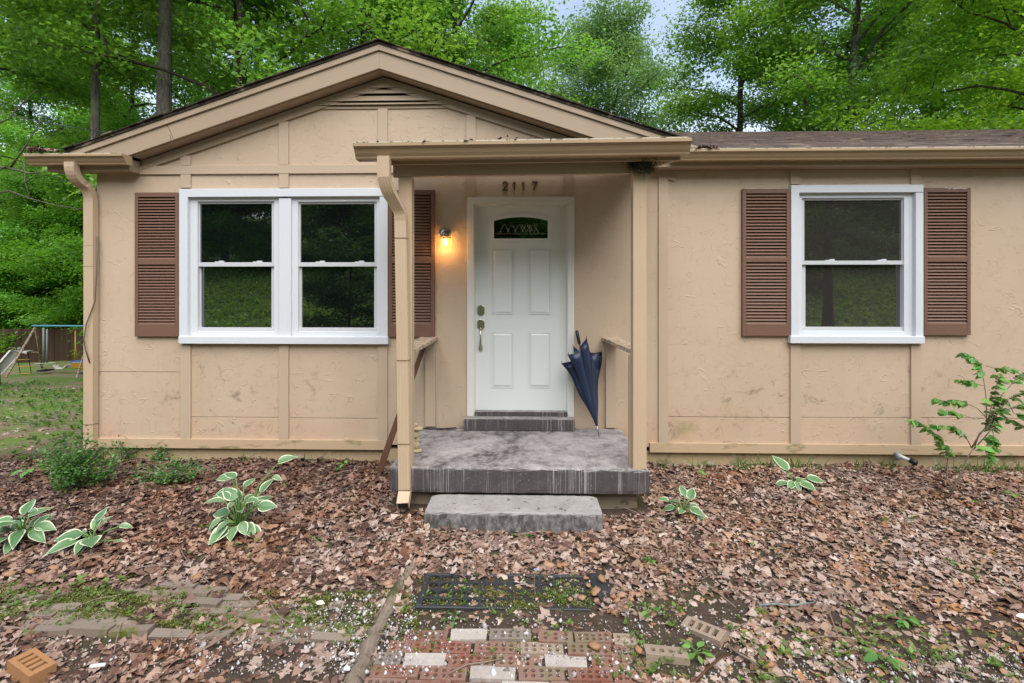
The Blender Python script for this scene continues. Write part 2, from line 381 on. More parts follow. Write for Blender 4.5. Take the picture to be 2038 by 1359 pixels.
def hosta_mat():
    g = G('variegated_hosta'); e = g.attr('edge'); j = g.math('ADD', e, g.math('MULTIPLY', g.math('SUBTRACT', g.noise(30, 4, .7), .5), .5))
    green = g.mix(g.orand(), (.08, .17, .065), (.145, .26, .11)); v = g.rng(g.math('ABSOLUTE', g.math('SUBTRACT', g.math('FRACT', g.math('MULTIPLY', e, 5)), .5)), 0, .5, .8, 1)
    green = g.mix(v, (.065, .14, .055), green); col = g.mix(g.rng(j, .76, .86), green, (.62, .64, .44)); return g.fin(col, .4, 0, .4)
M_HOSTA = hosta_mat()
M_STEM = paint('green_stem', (.13, .24, .06), .5)
M_NAVY = G('navy_nylon'); _g = M_NAVY; _g.bump(_g.noise(9, 3), .25, .01); M_NAVY = _g.fin(_g.mix(_g.noise(6, 3), (.009, .016, .042), (.016, .028, .068)), .38, 0, .5)
M_BLACK = G('black_plastic').fin((.012, .012, .013), .4, 0, .4)
M_STEEL = G('steel').fin((.35, .35, .36), .35, 1.0)
M_PIPE = G('grey_white_pipe').fin((.55, .56, .56), .4)
M_STAIN = paint('stained_wood', (.085, .035, .015), .45, .25, (9, 9, .6), (.02, .012, .01), 6, .2, .4, .6)
M_ORN = paint('ornament_stone', (.42, .33, .19), .9, .25, None, (.20, .20, .10), 30, .5, .2, .55)
M_NEST = foliage('nest_straw', (.012, .010, .006), (.10, .10, .035), trans=.05, rough=.9)
M_CORD = paint('grey_cable', (.12, .11, .08), .6)
def solid(name, c, r=.6, m=0.0): return G(name).fin(c, r, m)
M_BLUEBAR = paint('blue_enamel', (.10, .32, .40), .5, .2); M_RUST = paint('rusted_enamel', (.25, .13, .07), .8, .4, None, (.40, .38, .34), 20, .1, .3, .5)
M_YEL = paint('yellow_plastic', (.48, .33, .02), .5); M_AMB = paint('amber_plastic', (.42, .20, .02), .5); M_SLIDE = paint('white_slide', (.52, .50, .47), .5)
M_GREY = paint('grey_metal', (.20, .23, .22), .5); M_BLUEP = paint('blue_plastic', (.05, .16, .42), .5)

# ------------------------------------------------------------------ ground
def axis(lo, hi, a, b, step, n):
    fine = np.arange(a, b + 1e-6, step)
    left = a - (np.geomspace(1, 1 + (a - lo), n) - 1)[1:]; right = b + (np.geomspace(1, 1 + (hi - b), n) - 1)[1:]
    return np.concatenate([left[::-1], fine, right])
gx = axis(-260, 260, -6, 6, .1, 46); gy = axis(-260, 260, -4.6, 1.0, .1, 46)
XX, YY = np.meshgrid(gx, gy); V = np.stack([XX, YY, hgt(XX, YY)], -1).reshape(-1, 3)
nx, ny = len(gx), len(gy); I = (np.arange(ny-1)[:, None] * nx + np.arange(nx-1)[None]).ravel()
ground = kind(link('ground', np_mesh('ground', V, np.stack([I, I+1, I+nx+1, I+nx], -1), smooth=True), M_SOIL), 'structure')

# ------------------------------------------------------------------ house shell
house = thing('house', 'single storey tan stucco house with front gable, brown shutters and small covered porch', 'house')
Z_SOF = 2.79; Z_SK1 = az(700, 876, -.02); Z_SK0 = az(700, 895, -.02); XL = ax(193, 0); XR = 9.0; YB = 7.2
APX, SLOPE = -1.39, 0.333; Z_RB = 3.747            # gable ridge line, slope, underside of rake board at the ridge
def gable_z(x): return Z_RB - .02 - SLOPE * abs(x - APX)
b = MB(); b.box(XL, XL+.12, .05, YB, Z_SK0, Z_SOF); b.box(XL+.12, XR-.12, YB-.12, YB, Z_SK0, Z_SOF); b.box(XR-.12, XR, .05, YB, Z_SK0, Z_SOF)
obj('wall', b, M_STUC, house)
for xe in (XL, XR-.12):                                   # closed gable ends under the main roof
    ze = lambda y: 2.895 + .36*(y+.205) if y < 3.5 else 2.82 + (YB+.3-y)/(YB+.3-3.5)*(1.36+.1)-.01
    b = MB(); b.prism_x([(.09, Z_SOF+.001), (.09, ze(.09)), (3.5, ze(3.499)-.02), (YB-.02, ze(YB-.02)-.02), (YB-.02, Z_SOF+.001)], xe+.01, xe+.11); obj('gable_end', b, M_STUC, house)
b = MB(); b.box(XL+.13, XR-.13, .14, .16, -.2, Z_SOF+.02); obj('backing', b, M_DARK, house)
b = MB(); b.box(XL+.02, XR-.02, .035, YB-.02, -1.6, Z_SK0-.004); obj('foundation', b, M_FOUND, house)
# panels between the battens; each column lists its pixel rows (top row None = up to soffit / gable)
COLS = [(193,369,[(None,739.5),(740.5,884)]),(369,564,[(None,378),(681,829.5),(830.5,884)]),(564,762,[(None,378),(681,831.5),(832.5,884)]),(762,938,[(None,884)]),
        (938,1133,[(None,395)]),(1133,1320,[(None,884)]),(1320,1583,[(None,829.5),(830.7,888)]),(1583,1823,[(None,372),(680,830.5),(831.5,889)]),(1823,2100,[(None,831.5),(832.6,892)])]
Xs = lambda px: ax(px, 0)
for a, c, rows in COLS:
    x0, x1 = Xs(a), Xs(c)
    for rt, rb in rows:
        mid = (a + c) / 2; zb = az(mid, rb, 0)
        if rb > 883: zb = (Z_SK0 + Z_SK1) / 2
        b = MB()
        if rt is None:
            if c <= 1320:
                pts = [(x0, zb), (x1, zb)]
                xs = [x1] + ([APX] if x0 < APX < x1 else []) + [x0]
                pts += [(x, max(gable_z(x), Z_SOF)) for x in xs]
                b.prism_y(pts, 0, .08)
            else: b.box(x0, x1, 0, .08, zb, Z_SOF)
        else: b.box(x0, x1, 0, .08, zb, az(mid, rt, 0))
        obj('wall_panel', b, M_STUC, house, bevel=.0015)
x0 = Xs(2100); b = MB(); b.box(x0, XR, 0, .05, Z_SK0+.02, Z_SOF); obj('wall_panel', b, M_STUC, house)
# battens
BT = .0185
def vbatten(p0, p1, r0, r1):
    b = MB(); m = (p0+p1)/2
    z1 = r0 if r0 < 9 else az(m, r0, 0); z0 = r1 if r1 < 9 else az(m, r1, 0)      # metres, or photograph rows
    b.box(ax(p0, -BT), ax(p1, -BT), -BT, 0, z0, z1); obj('batten', b, M_BATT, house, bevel=.002)
HB1, HB0 = az(370, 329.5, -BT), az(370, 346.5, -BT)
b = MB(); b.box(XL+.02, ax(1133, 0), -BT-.002, 0, HB0, HB1); obj('batten', b, M_BATT, house, bevel=.002)
for p0, p1 in ((359,379),(555,574),(752,771),(928,947)):
    xc = ax((p0+p1)/2, 0); vbatten(p0, p1, 217.5 if p0 == 752 else float(gable_z(xc) - .09), float(HB1+.002))
for p0, p1 in ((359,379),(555,574),(752,771)): vbatten(p0, p1, float(HB0-.002), 374.0); vbatten(p0, p1, 685, float(Z_SK1))
vbatten(928, 947, float(HB0-.002), 392); vbatten(1123, 1142, float(HB0-.002), 392)
vbatten(1311, 1330, float(Z_SOF), float(Z_SK1))
for p0, p1 in ((1573.5,1593),(1813.5,1833)): vbatten(p0, p1, float(Z_SOF), 367.0); vbatten(p0, p1, 684, float(Z_SK1))
for p0, p1 in ((846,866.5),(1206,1226)): 
    b = MB(); b.box(ax(p0, -.04), ax(p1, -.04), -.04, 0, .285, 1.125); obj('rail_post', b, M_BATT, house, bevel=.003)
for p0, p1 in ((XL-.015, ax(770, 0)), (ax(1292, 0), XR)):
    b = MB(); b.box(p0, p1, -.022, 0, Z_SK0, Z_SK1); obj('skirt_board', b, M_SKIRT, house, bevel=.003)
# ------------------------------------------------------------------ gable rake, vent
YG = -.17
def rake(sgn, zt, zb, y0, y1, xin, xout, name, mat, bev=.003, cut=None):
    b = MB(); xa, xo = APX, APX + sgn * xout
    P = [(xa, zb), (xo, zb - SLOPE*xout), (xo, zt - SLOPE*xout), (xa, zt)]
    if cut:                                        # the board dies level on the eave below it
        P = [(xa, zb), (APX + sgn*(zb-cut)/SLOPE, cut), (APX + sgn*(zt-cut)/SLOPE, cut), (xa, zt)]
    if sgn < 0: P = P[::-1]
    b.prism_y(P, y0, y1); return obj(name, b, mat, house, bevel=bev)
for s, xo in ((-1, 2.42), (1, 2.75)):
    rake(s, Z_RB+.172, Z_RB, YG, YG+.025, 0, xo, 'rake_board', M_TRIM, .003, 2.916)
for s, xo in ((-1, 2.92), (1, 2.92)):
    rake(s, Z_RB+.228, Z_RB+.168, YG-.018, YG+.02, 0, xo, 'rake_trim', M_TRIM, .003, 2.925)
for s, xo in ((-1, 2.44), (1, 2.85)):
    rake(s, Z_RB-.02, Z_RB-.115, -BT-.004, 0, 0, xo, 'frieze_board', M_TRIM)
    rake(s, Z_RB+.02, Z_RB-.006, YG+.026, -.001, 0, xo, 'soffit', M_TRIM, 0)
for pa, pb in (((331, 246), (345, 276)), ((338, 268), (342, 290))):
    pa, pb = at(*pa, YG-.001), at(*pb, YG-.001); obj('board_crack', MB().tube([pa, pa.lerp(pb, .5)+Vector((.004,0,0)), pb], .0022, 4), M_NUM, house)
vent = obj('gable_vent', MB().box(ax(628, -.012), ax(898, -.012), -.012, .0, az(760, 216, -.012), az(760, 210.5, -.012)), M_TRIM, house)
for i, (r0, r1, hw) in enumerate(((208.5, 203, 128), (201, 190, 108), (186.5, 178, 63), (175, 169.5, 28))):
    b = MB(); zc0, zc1 = az(763, r0, -.02), az(763, r1, -.02); xa, xb = ax(763-hw, -.02), ax(763+hw, -.02)
    b.hull8([(xa,-.034,zc0),(xb,-.034,zc0),(xb,-.028,zc0),(xa,-.028,zc0)], [(xa+.03,-.012,zc1),(xb-.03,-.012,zc1),(xb-.03,-.004,zc1),(xa+.03,-.004,zc1)])
    obj('vent_slat', b, M_TRIM, vent)
b = MB(); b.prism_y([(APX-.62, az(763, 209, 0)), (APX+.66, az(763, 209, 0)), (APX+.02, az(763, 166, 0))], -.003, .0); obj('vent_dark_plate', b, M_DARK, vent)  # dark plate on the uncut wall, painted shade behind the slats
# ------------------------------------------------------------------ eaves: fascia, soffit, gutters
ZF0, ZF1 = 2.795, 2.915
XS0, XS1 = ax(94, -.15), ax(253, -.15)
def eave(x0, x1):
    b = MB(); b.box(x0, x1, -.15, -.128, ZF0-.006, ZF1); obj('fascia', b, M_TRIM, house, bevel=.003)
    b = MB(); b.box(x0, x1, -.127, .0, Z_SOF-.002+.004, Z_SOF+.02); obj('soffit', b, M_TRIM, house)
eave(XS0, XS1); eave(ax(1296, -.15), XR+.4)
b = MB(); b.box(XS1+.001, XS1+.02, -.15, -.001, ZF0-.006, ZF1-.01); obj('eave_return', b, M_TRIM, house, bevel=.003)
GP = [(0,0),(.066,0),(.070,.006),(.072,.014),(.086,.032),(.098,.055),(.112,.066),(.120,.070),(.120,.090),(.110,.090),(.110,.076),(.092,.064),(.080,.036),(.062,.008),(.006,.008),(.006,.088),(0,.088)]
def gutter(x0, x1, yb, z0, kz=1.0, ky=1.0, dz=0.0, name='gutter'):
    b = MB(); n = len(GP); vs = []
    for x, zz in ((x0, z0), (x1, z0+dz)): vs += [(x, yb - d*ky, zz + q*kz) for d, q in GP]
    fs = [((i+1) % n, i, i+n, (i+1) % n + n) for i in range(n)]
    b.add(vs, fs); g = obj(name, b, M_GUT, house)
    for x, zz in ((x0, z0), (x1, z0+dz)):
        c = MB(); c.prism_x([(yb - d*ky, zz + q*kz) for d, q in GP[:9]] + [(yb, zz+.09*kz)], x-.002, x+.002); obj('end_cap', c, M_GUT, g)
    c = MB(); c.hull8([(x0, yb-.119*ky, z0+.089*kz), (x1, yb-.119*ky, z0+dz+.089*kz), (x1, yb-.095*ky, z0+dz+.089*kz), (x0, yb-.095*ky, z0+.089*kz)],
                      [(x0, yb-.117*ky, z0+.098*kz), (x1, yb-.117*ky, z0+dz+.098*kz), (x1, yb-.1*ky, z0+dz+.098*kz), (x0, yb-.1*ky, z0+.098*kz)])
    obj('gutter_lip', c, M_LIP, g); return g
g_left = gutter(ax(46, -.27), ax(243, -.27), -.151, 2.832)
g_right = gutter(ax(1340, -.27), XR+.4, -.151, 2.832)
# eave fly end under stub gutter (mitred right end) is the eave_return part
# ------------------------------------------------------------------ roofs
MS = .36; EY, EZ = -.205, 2.93
RY = 3.5; RZ = EZ + MS * (RY - EY)
def deck(m, x0, x1, y0):
    z0 = EZ + MS*(y0-EY)
    return m.hull8([(x0,y0,z0-.03),(x1,y0,z0-.03),(x1,RY,RZ-.03),(x0,RY,RZ-.03)], [(x0,y0,z0),(x1,y0,z0),(x1,RY,RZ),(x0,RY,RZ)])
XG0, XG1 = APX - 2.93, APX + 2.72
m = MB(); deck(m, XS0-.06, XS1, EY) if XS1 < XG0 else (deck(m, XS0-.06, XG0, EY), deck(m, XG0+.001, XS1-.05, EY) if False else None)
deck(m, XG0+.001, XG1, .12); deck(m, XG1+.001, XR+.45, EY)
m.hull8([(XS0-.06,YB+.3,EZ-.1),(XR+.45,YB+.3,EZ-.1),(XR+.45,RY+.001,RZ-.031),(XS0-.06,RY+.001,RZ-.031)][::-1], [(XS0-.06,YB+.3,EZ-.07),(XR+.45,YB+.3,EZ-.07),(XR+.45,RY+.001,RZ-.001),(XS0-.06,RY+.001,RZ-.001)][::-1])
roof = obj('roof', m, M_SHING, house)
def tab_mesh(wd, ln=.17):
    b = MB(); j = .006; dz = MS * ln
    b.hull8([(0,0,.004),(wd-j,0,.004),(wd-j,ln,dz+.004),(0,ln,dz+.004)], [(0,0,.013),(wd-j,0,.013),(wd-j,ln,dz+.010),(0,ln,dz+.010)]); return b.mesh('shingle')
TAB = tab_mesh(.31)
q = random.Random(3)
for row in range(5):
    y = EY - .012 + row*.14; z = EZ + MS*(y - EY) + row*.0005
    x = 1.15 + (row % 2) * .155
    while x < 5.4 + row*.3:
        link('shingle', TAB, M_SHING, roof, (x + q.uniform(-.004, .004), y + q.uniform(-.008, .008), z + q.uniform(0, .003)), (q.uniform(-.01, .01), 0, q.uniform(-.006, .006))); x += .31
b = MB()
for row in range(5, 26):
    y = EY - .012 + row*.14; z = EZ + MS*(y - EY)
    x = XS0 - .06 if y > 3 else .2
    x += (row % 2) * .155
    while x < XR:
        wd = .31; jz = q.uniform(0, .006); ya = y + q.uniform(-.012, .012)
        b.hull8([(x,ya,z+.004),(x+wd-.006,ya,z+.004),(x+wd-.006,ya+.16,z+.16*MS+.004),(x,ya+.16,z+.16*MS+.004)], [(x,ya,z+.014+jz),(x+wd-.006,ya,z+.014+jz),(x+wd-.006,ya+.16,z+.16*MS+.009),(x,ya+.16,z+.16*MS+.009)]); x += wd
kind(obj('shingle_courses', b, M_SHING, roof), 'stuff')
# gable roof: two sloping decks running back into the main roof, with ragged shingle edge
ZR = 4.0
for s in (-1, 1):
    xo = 3.06 if s < 0 else 2.86; YE = 2.75
    P = lambda x, z, y: (APX + s*x, y, z)
    yb0 = lambda zz: EY + (zz - EZ)/MS
    zl = ZR - SLOPE*xo
    yl = max(YG+.05, yb0(zl) - .02)
    A = [P(0, ZR-.028, YG-.028), P(xo, zl-.028, YG-.028), P(xo, zl-.028, yl), P(0, ZR-.028, YE)]
    B = [P(0, ZR, YG-.028), P(xo, zl, YG-.028), P(xo, zl, yl), P(0, ZR, YE)]
    if s < 0: A, B = A[::-1], B[::-1]
    gr = obj('gable_roof', MB().hull8(A, B), M_EDGE, house)
    b = MB(); d = 0.0
    while d < xo - .02:
        wd = q.uniform(.10, .16); e = q.uniform(.0, .018); t = q.uniform(.004, .014); d1 = min(d+wd, xo)
        A = [P(d, ZR-SLOPE*d+.002, YG-.036-e), P(d1, ZR-SLOPE*d1+.002, YG-.036-e), P(d1, ZR-SLOPE*d1+.002, YG+.2), P(d, ZR-SLOPE*d+.002, YG+.2)]
        B = [(u, v, zz+t) for u, v, zz in A]
        if s < 0: A, B = A[::-1], B[::-1]
        b.hull8(A, B); d += wd
    obj('edge_shingles', b, M_EDGE, gr)
# ------------------------------------------------------------------ porch roof, posts
PY = -1.30
PXL, PXR = ax(708, PY), ax(1372, PY)
gz0 = az(708, 313, PY) ; gz1 = az(1372, 303, PY)
KZ = (az(702, 284.5, PY) - az(708, 313, PY)) / .09
porch_gutter = gutter(ax(703, PY), ax(1377, PY), PY+.13, gz0, KZ, 1.08, gz1-gz0)
pr = obj('porch_roof', MB().hull8([(PXL+.06,-.15,2.85),(PXR-.03,-.15,2.85),(PXR-.03,PY+.14,2.69),(PXL+.06,PY+.14,2.655)][::-1],
        [(PXL+.06,-.15,2.87),(PXR-.03,-.15,2.87),(PXR-.03,PY+.14,2.71),(PXL+.06,PY+.14,2.675)][::-1]), M_TRIM, house)
b = MB(); b.hull8([(PXL+.02,-.12,2.871),(PXR-.01,-.12,2.871),(PXR-.01,PY+.06,2.71),(PXL+.02,PY+.06,2.68)][::-1], [(PXL+.02,-.12,2.895),(PXR-.01,-.12,2.895),(PXR-.01,PY+.06,2.735),(PXL+.02,PY+.06,2.705)][::-1])
obj('porch_shingles', b, M_EDGE, pr)
b = MB(); b.hull8([(PXL+.19,PY+.131,gz0-.022),(PXR-.02,PY+.131,gz1-.022),(PXR-.02,PY+.155,gz1-.022),(PXL+.19,PY+.155,gz0-.022)], [(PXL+.19,PY+.131,gz0+.11),(PXR-.02,PY+.131,gz1+.11),(PXR-.02,PY+.155,gz1+.11),(PXL+.19,PY+.155,gz0+.11)])
obj('porch_fascia', b, M_TRIM, house, bevel=.002)
for px in (775, 930, 1120, 1330):
    x = ax(px, -1.06) if px != 1330 else PXR-.07
    zf = 2.69 - .115; dzz = .16
    b = MB(); b.hull8([(x,-.152,2.85-.09),(x+.04,-.152,2.85-.09),(x+.04,PY+.156,2.665-.075),(x,PY+.156,2.665-.075)][::-1], [(x,-.152,2.849),(x+.04,-.152,2.849),(x+.04,PY+.156,2.657),(x,PY+.156,2.657)][::-1])
    obj('rafter', b, M_TRIM, pr, bevel=.002)
YP = -1.06
bz0, bz1 = az(900, 351, YP), az(1255, 344.5, YP)
xl, xr = ax(782, YP), ax(1290, YP)
b = MB(); b.hull8([(xl,YP,bz0),(xr,YP,bz1),(xr,YP+.04,bz1),(xl,YP+.04,bz0)], [(xl,YP,bz0+.1),(xr,YP,bz1+.1),(xr,YP+.04,bz1+.1),(xl,YP+.04,bz0+.1)]); obj('porch_beam', b, M_BATT, house, bevel=.003)
for px0, px1, zt in ((793, 819.5, bz0), (1260, 1287, bz1)):
    b = MB(); b.box(ax(px0, YP), ax(px1, YP), YP, YP+.09, .27, zt-.001); obj('porch_post', b, M_POST, house, bevel=.004)
b = MB(); b.box(ax(1252, YP+.092), ax(1264, YP+.092), YP+.092, YP+.13, .27, 1.125); obj('rail_post', b, M_POST, house, bevel=.003)
def cap(a, bq, c, d):   # far-left, far-right, near-right, near-left (X) at the wall and post
    zt, th = 1.165, .035
    P = [(a, -.002), (bq, -.002), (c, YP+.095), (d, YP+.095)]
    m = MB(); m.hull8([(x, y, zt-th) for x, y in P], [(x, y, zt) for x, y in P][:]); return obj('rail_cap', m, M_RAIL, house, bevel=.005)
cap(ax(838, 0), ax(872, 0), ax(826, YP+.1), ax(790, YP+.1)); cap(ax(1197, 0), ax(1231, 0), ax(1283, YP+.1), ax(1256, YP+.1))
# ------------------------------------------------------------------ downspouts
def spout(path, wd, dp, name='downspout', crimps=(), flute=True):
    pr_ = []
    for (a, bq) in ((-wd/2,-dp/2),(wd/2,-dp/2),(wd/2,dp/2),(-wd/2,dp/2)): pr_.append((a, bq))
    pr2 = []
    for i in range(4):
        a, bq = pr_[i], pr_[(i+1) % 4]
        for k in range(8):
            t = k/8; x, y = a[0]+(bq[0]-a[0])*t, a[1]+(bq[1]-a[1])*t
            if flute and k % 2: x *= .955; y *= .955
            pr2.append((x, y))
    # dense path
    P = [Vector(p) for p in path]; pts = []; sc = []
    for i in range(len(P)-1):
        n = max(1, int((P[i+1]-P[i]).length/.03)) if i in crimps else 1
        for k in range(n): pts.append(P[i].lerp(P[i+1], k/n)); sc.append(1.0 if (i not in crimps or k % 2) else .93)
    pts.append(P[-1]); sc.append(1.0)
    return obj(name, MB().sweep(pts, pr2, sc), M_SPOUT, house)
def arc(a, m, bq, n=5): 
    a, m, bq = Vector(a), Vector(m), Vector(bq); return [(a*(1-t)**2 + m*2*t*(1-t) + bq*t*t) for t in [k/n for k in range(n+1)]]
A1 = at(143, 323, -.22); A2 = at(147, 352, -.20); A3 = at(165, 366, -.12); A4 = at(181, 388, -.06); A5 = at(181, 893, -.045)
s1 = spout([A1] + arc(at(143, 332, -.22), at(144, 351, -.21), at(160, 364, -.14)) + arc(at(166, 368, -.11), at(181, 379, -.06), at(181, 402, -.05)) + [at(181.5, 600, -.045), A5], .098, .062, crimps=(9,10,11))
for py in (489, 530, 843): obj('seam', MB().box(at(181,py,-.045).x-.0505, at(181,py,-.045).x+.0505, -.0785, -.012, at(181,py,-.045).z-.0015, at(181,py,-.045).z+.0015), M_NUM, s1)
D = [at(765, 312, -1.25), at(765, 345, -1.25)] + arc(at(765, 352, -1.25), at(769, 372, -1.23), at(776, 385, -1.20), 4) + [at(786, 402, -1.16)] + arc(at(793, 415, -1.13), at(798, 424, -1.11), at(798.5, 440, -1.105), 4) + [at(803, 700, -1.105), at(806, 965, -1.105)] + arc(at(806, 974, -1.105), at(806, 983, -1.11), at(804, 992, -1.15), 3) + [at(802, 1006, -1.20)]
s2 = spout(D, .088, .06, crimps=(7, 8, 9, 10))
for py, px in ((474, 799), (716, 803.5), (881, 805), (972, 806)):
    p = at(px, py, -1.105); obj('seam', MB().box(p.x-.0455, p.x+.0455, -1.138, -1.07, p.z-.0015, p.z+.0015), M_NUM, s2)
e0, e1 = Vector(D[-1]), Vector(D[-2]); dd = (e0-e1).normalized()
obj('spout_dark_plate', MB().sweep([e0-dd*.004, e0+dd*.0015], [(-.038,-.025),(.038,-.025),(.038,.025),(-.038,.025)]), M_DARK, s2)  # dark plate over the closed spout end, shade of a hollow by colour

# ------------------------------------------------------------------ windows
def rectpx(b, p0, p1, r0, r1, y0, y1):
    m = (p0+p1)/2; return b.box(ax(p0, y0), ax(p1, y0), y0, y1, az(m, r1, y0), az(m, r0, y0))
def window(outer, cw, sill, units, mull, glass, label):
    l, t, r_, bt = outer; CYf = -.042
    wobj = MB()
    rectpx(wobj, l, r_, t, t+cw, CYf, 0.0); 
    rectpx(wobj, l, l+cw+1, t+cw+.4, bt, CYf, 0.0); rectpx(wobj, r_-cw, r_, t+cw+.4, bt, CYf, 0.0)
    win = obj('window', wobj, M_WHITE, house, bevel=.003, label=label)
    s = MB(); rectpx(s, sill[0], sill[2], sill[1], sill[3], -.062, 0.0); obj('sill', s, M_WHITE, win, bevel=.004)
    if mull: s = MB(); rectpx(s, mull[0], mull[1], t+cw+3.5, bt-.4, -.030, .05); obj('mullion', s, M_WHITE, win, bevel=.003)
    for (ul, ur, gl, gr_, gt, m0, m1, gb, ub) in units:
        ut = t + cw - 1.5
        fr = MB(); y0, y1 = -.002, .09
        rectpx(fr, ul-6, gl-4.2, ut, bt+1, y0, y1); rectpx(fr, gr_+4.2, ur+6, ut, bt+1, y0, y1)
        rectpx(fr, gl-4.2, gr_+4.2, ut, gt-4.2, y0, y1); rectpx(fr, gl-4.2, gr_+4.2, gb+7.5, bt+1, y0, y1)
        obj('window_frame', fr, M_WHITE, win, bevel=.003)
        sa = MB(); y0, y1 = .018, .045
        rectpx(sa, gl-4.6, gl+.4, gt-4.5, m0-.3, y0, y1); rectpx(sa, gr_-.4, gr_+4.6, gt-4.5, m0-.3, y0, y1); rectpx(sa, gl+.4, gr_-.4, gt-4.5, gt+.3, y0, y1); rectpx(sa, gl-4.6, gr_+4.6, m0, m1, y0-.008, y1)
        o1 = obj('sash', sa, M_SASH, win, bevel=.002)
        sb = MB(); y0b, y1b = .034, .07
        rectpx(sb, gl-4.6, gl+2.5, m1+.2, gb, y0b, y1b); rectpx(sb, gr_-1, gr_+4.6, m1+.2, gb, y0b, y1b); rectpx(sb, gl-4.6, gr_+4.6, gb, gb+7.6, .012, y1b)
        obj('sash', sb, M_SASH, win, bevel=.002)
        p = MB(); rectpx(p, gl-1, gr_+1, gt-1, m0+1, .030, .036); obj('pane', p, glass, win)
        p = MB(); rectpx(p, gl, gr_+1, m1-1, gb+1, .050, .056); obj('pane', p, glass, win)
        for px in (gl+.27*(gr_-gl), gl+.80*(gr_-gl)):
            k = MB(); rectpx(k, px-9, px+8, m0-1.6, m0-.1, .012, .03); rectpx(k, px-1, px+8, m0-3.2, m0-1.7, .014, .03); obj('sash_lock', k, M_WHITE, win)
    return win
window((356.3, 375, 771.5, 670.3), 16, (355, 670, 772, 684.6), [(372, 556, 397.5, 541.3, 405, 522, 530.3, 652, 659), (578, 756, 597.6, 745.7, 405.5, 522, 530.3, 652.5, 660)], (555, 579), M_GLASS, 'twin double hung window with white casing left of the porch')
window((1574.7, 367.5, 1838, 669.3), 15.2, (1573.2, 669, 1840.8, 683.6), [(1588, 1823, 1600.5, 1795, 398, 518.7, 526.5, 651, 658)], None, M_GLASS2, 'single double hung window with screened grey glass right of the porch')
# ------------------------------------------------------------------ shutters
def shutter(l, r_, t, bt, m0, m1, br, n1, n2, label):
    st = (r_ - l) * .075
    f = MB(); y0, y1 = -.036, -.003
    rectpx(f, l, l+st, t, bt, y0, y1); rectpx(f, r_-st, r_, t, bt, y0, y1)
    rectpx(f, l+st, r_-st, t, t+9, y0, y1); rectpx(f, l+st, r_-st, m0, m1, y0, y1); rectpx(f, l+st, r_-st, br, bt, y0, y1)
    sh = obj('shutter', f, M_BROWN, house, bevel=.002, label=label)
    xa, xb = ax(l+st, -.03), ax(r_-st, -.03); mid = (l+r_)/2
    obj('backing', MB().box(xa, xb, -.006, -.0035, az(mid, br, 0), az(mid, t+9, 0)), M_BROWN, sh)
    p = (az(mid, t+9, -.03) - az(mid, m0, -.03)) / n1
    me = MB().hull8([(xa,-.034,-.48*p),(xb,-.034,-.48*p),(xb,-.030,-.48*p-.003),(xa,-.030,-.48*p-.003)], [(xa,-.012,.36*p),(xb,-.012,.36*p),(xb,-.009,.33*p),(xa,-.009,.33*p)]).mesh('slat')
    for z1, z0, n in ((az(mid, t+9, -.03), az(mid, m0, -.03), n1), (az(mid, m1, -.03), az(mid, br, -.03), n2)):
        for i in range(n): link('slat', me, M_BROWN, sh, (0, 0, z1 - (i+.5)*(z1-z0)/n))
shutter(268, 355.3, 382.8, 669.5, 515.5, 526.5, 645, 21, 20, 'brown louvred shutter nearest the left corner of the house')
shutter(773, 865, 378, 670, 513, 524, 644, 21, 20, 'brown louvred shutter half hidden behind the porch post')
shutter(1478, 1573, 375.5, 668.3, 512.5, 521.5, 644.5, 20, 19, 'brown louvred shutter between porch and single window')
shutter(1839.3, 1932, 373.5, 667, 511, 521, 643.5, 20, 19, 'brown louvred shutter right of single window with chipped top edge')
b = MB(); _q = random.Random(4)
for px in range(1882, 1926, 3):
    p = at(px + _q.uniform(-1,1), 374.2 + _q.uniform(-.5,1.6), -.0368); r_ = _q.uniform(.004, .010); b.box(p.x-r_, p.x+r_, -.0372, -.0355, p.z-r_*.5, p.z+r_*.4)
obj('chipped_paint', b, solid('bare_putty', (.55, .50, .44), .8), bpy.data.objects['shutter.003'])
# ------------------------------------------------------------------ front door
YD = .035
d = MB(); rectpx(d, 945.5, 1127.7, 409, 818.5, YD, YD+.045); door = obj('door', d, M_DOOR, house, bevel=.002)
df = MB(); yc = -.024
rectpx(df, 929.5, 1142.6, 391.6, 404, yc, .0); rectpx(df, 929.5, 943, 404.2, 830, yc, .0); rectpx(df, 1130, 1142.6, 404.2, 830, yc, .0)
dfo = obj('door_frame', df, M_JAMB, house, bevel=.003)
df = MB(); rectpx(df, 939, 945.2, 402, 830, -.004, .09); rectpx(df, 1127.9, 1134, 402, 830, -.004, .09); rectpx(df, 945.2, 1127.9, 402, 408.7, -.004, .09); obj('door_jamb', df, M_JAMB, dfo, bevel=.002)
df = MB(); rectpx(df, 941.5, 943.6, 402.5, 830, -.014, -.004); rectpx(df, 1129.2, 1131.2, 402.5, 830, -.014, -.004); rectpx(df, 943.6, 1129.2, 402.5, 405, -.014, -.004); obj('door_bead', df, M_JAMB, dfo)
t_ = MB(); rectpx(t_, 945, 1129, 819.5, 829.5, -.03, .08); obj('threshold', t_, M_SLAB, house, bevel=.004)
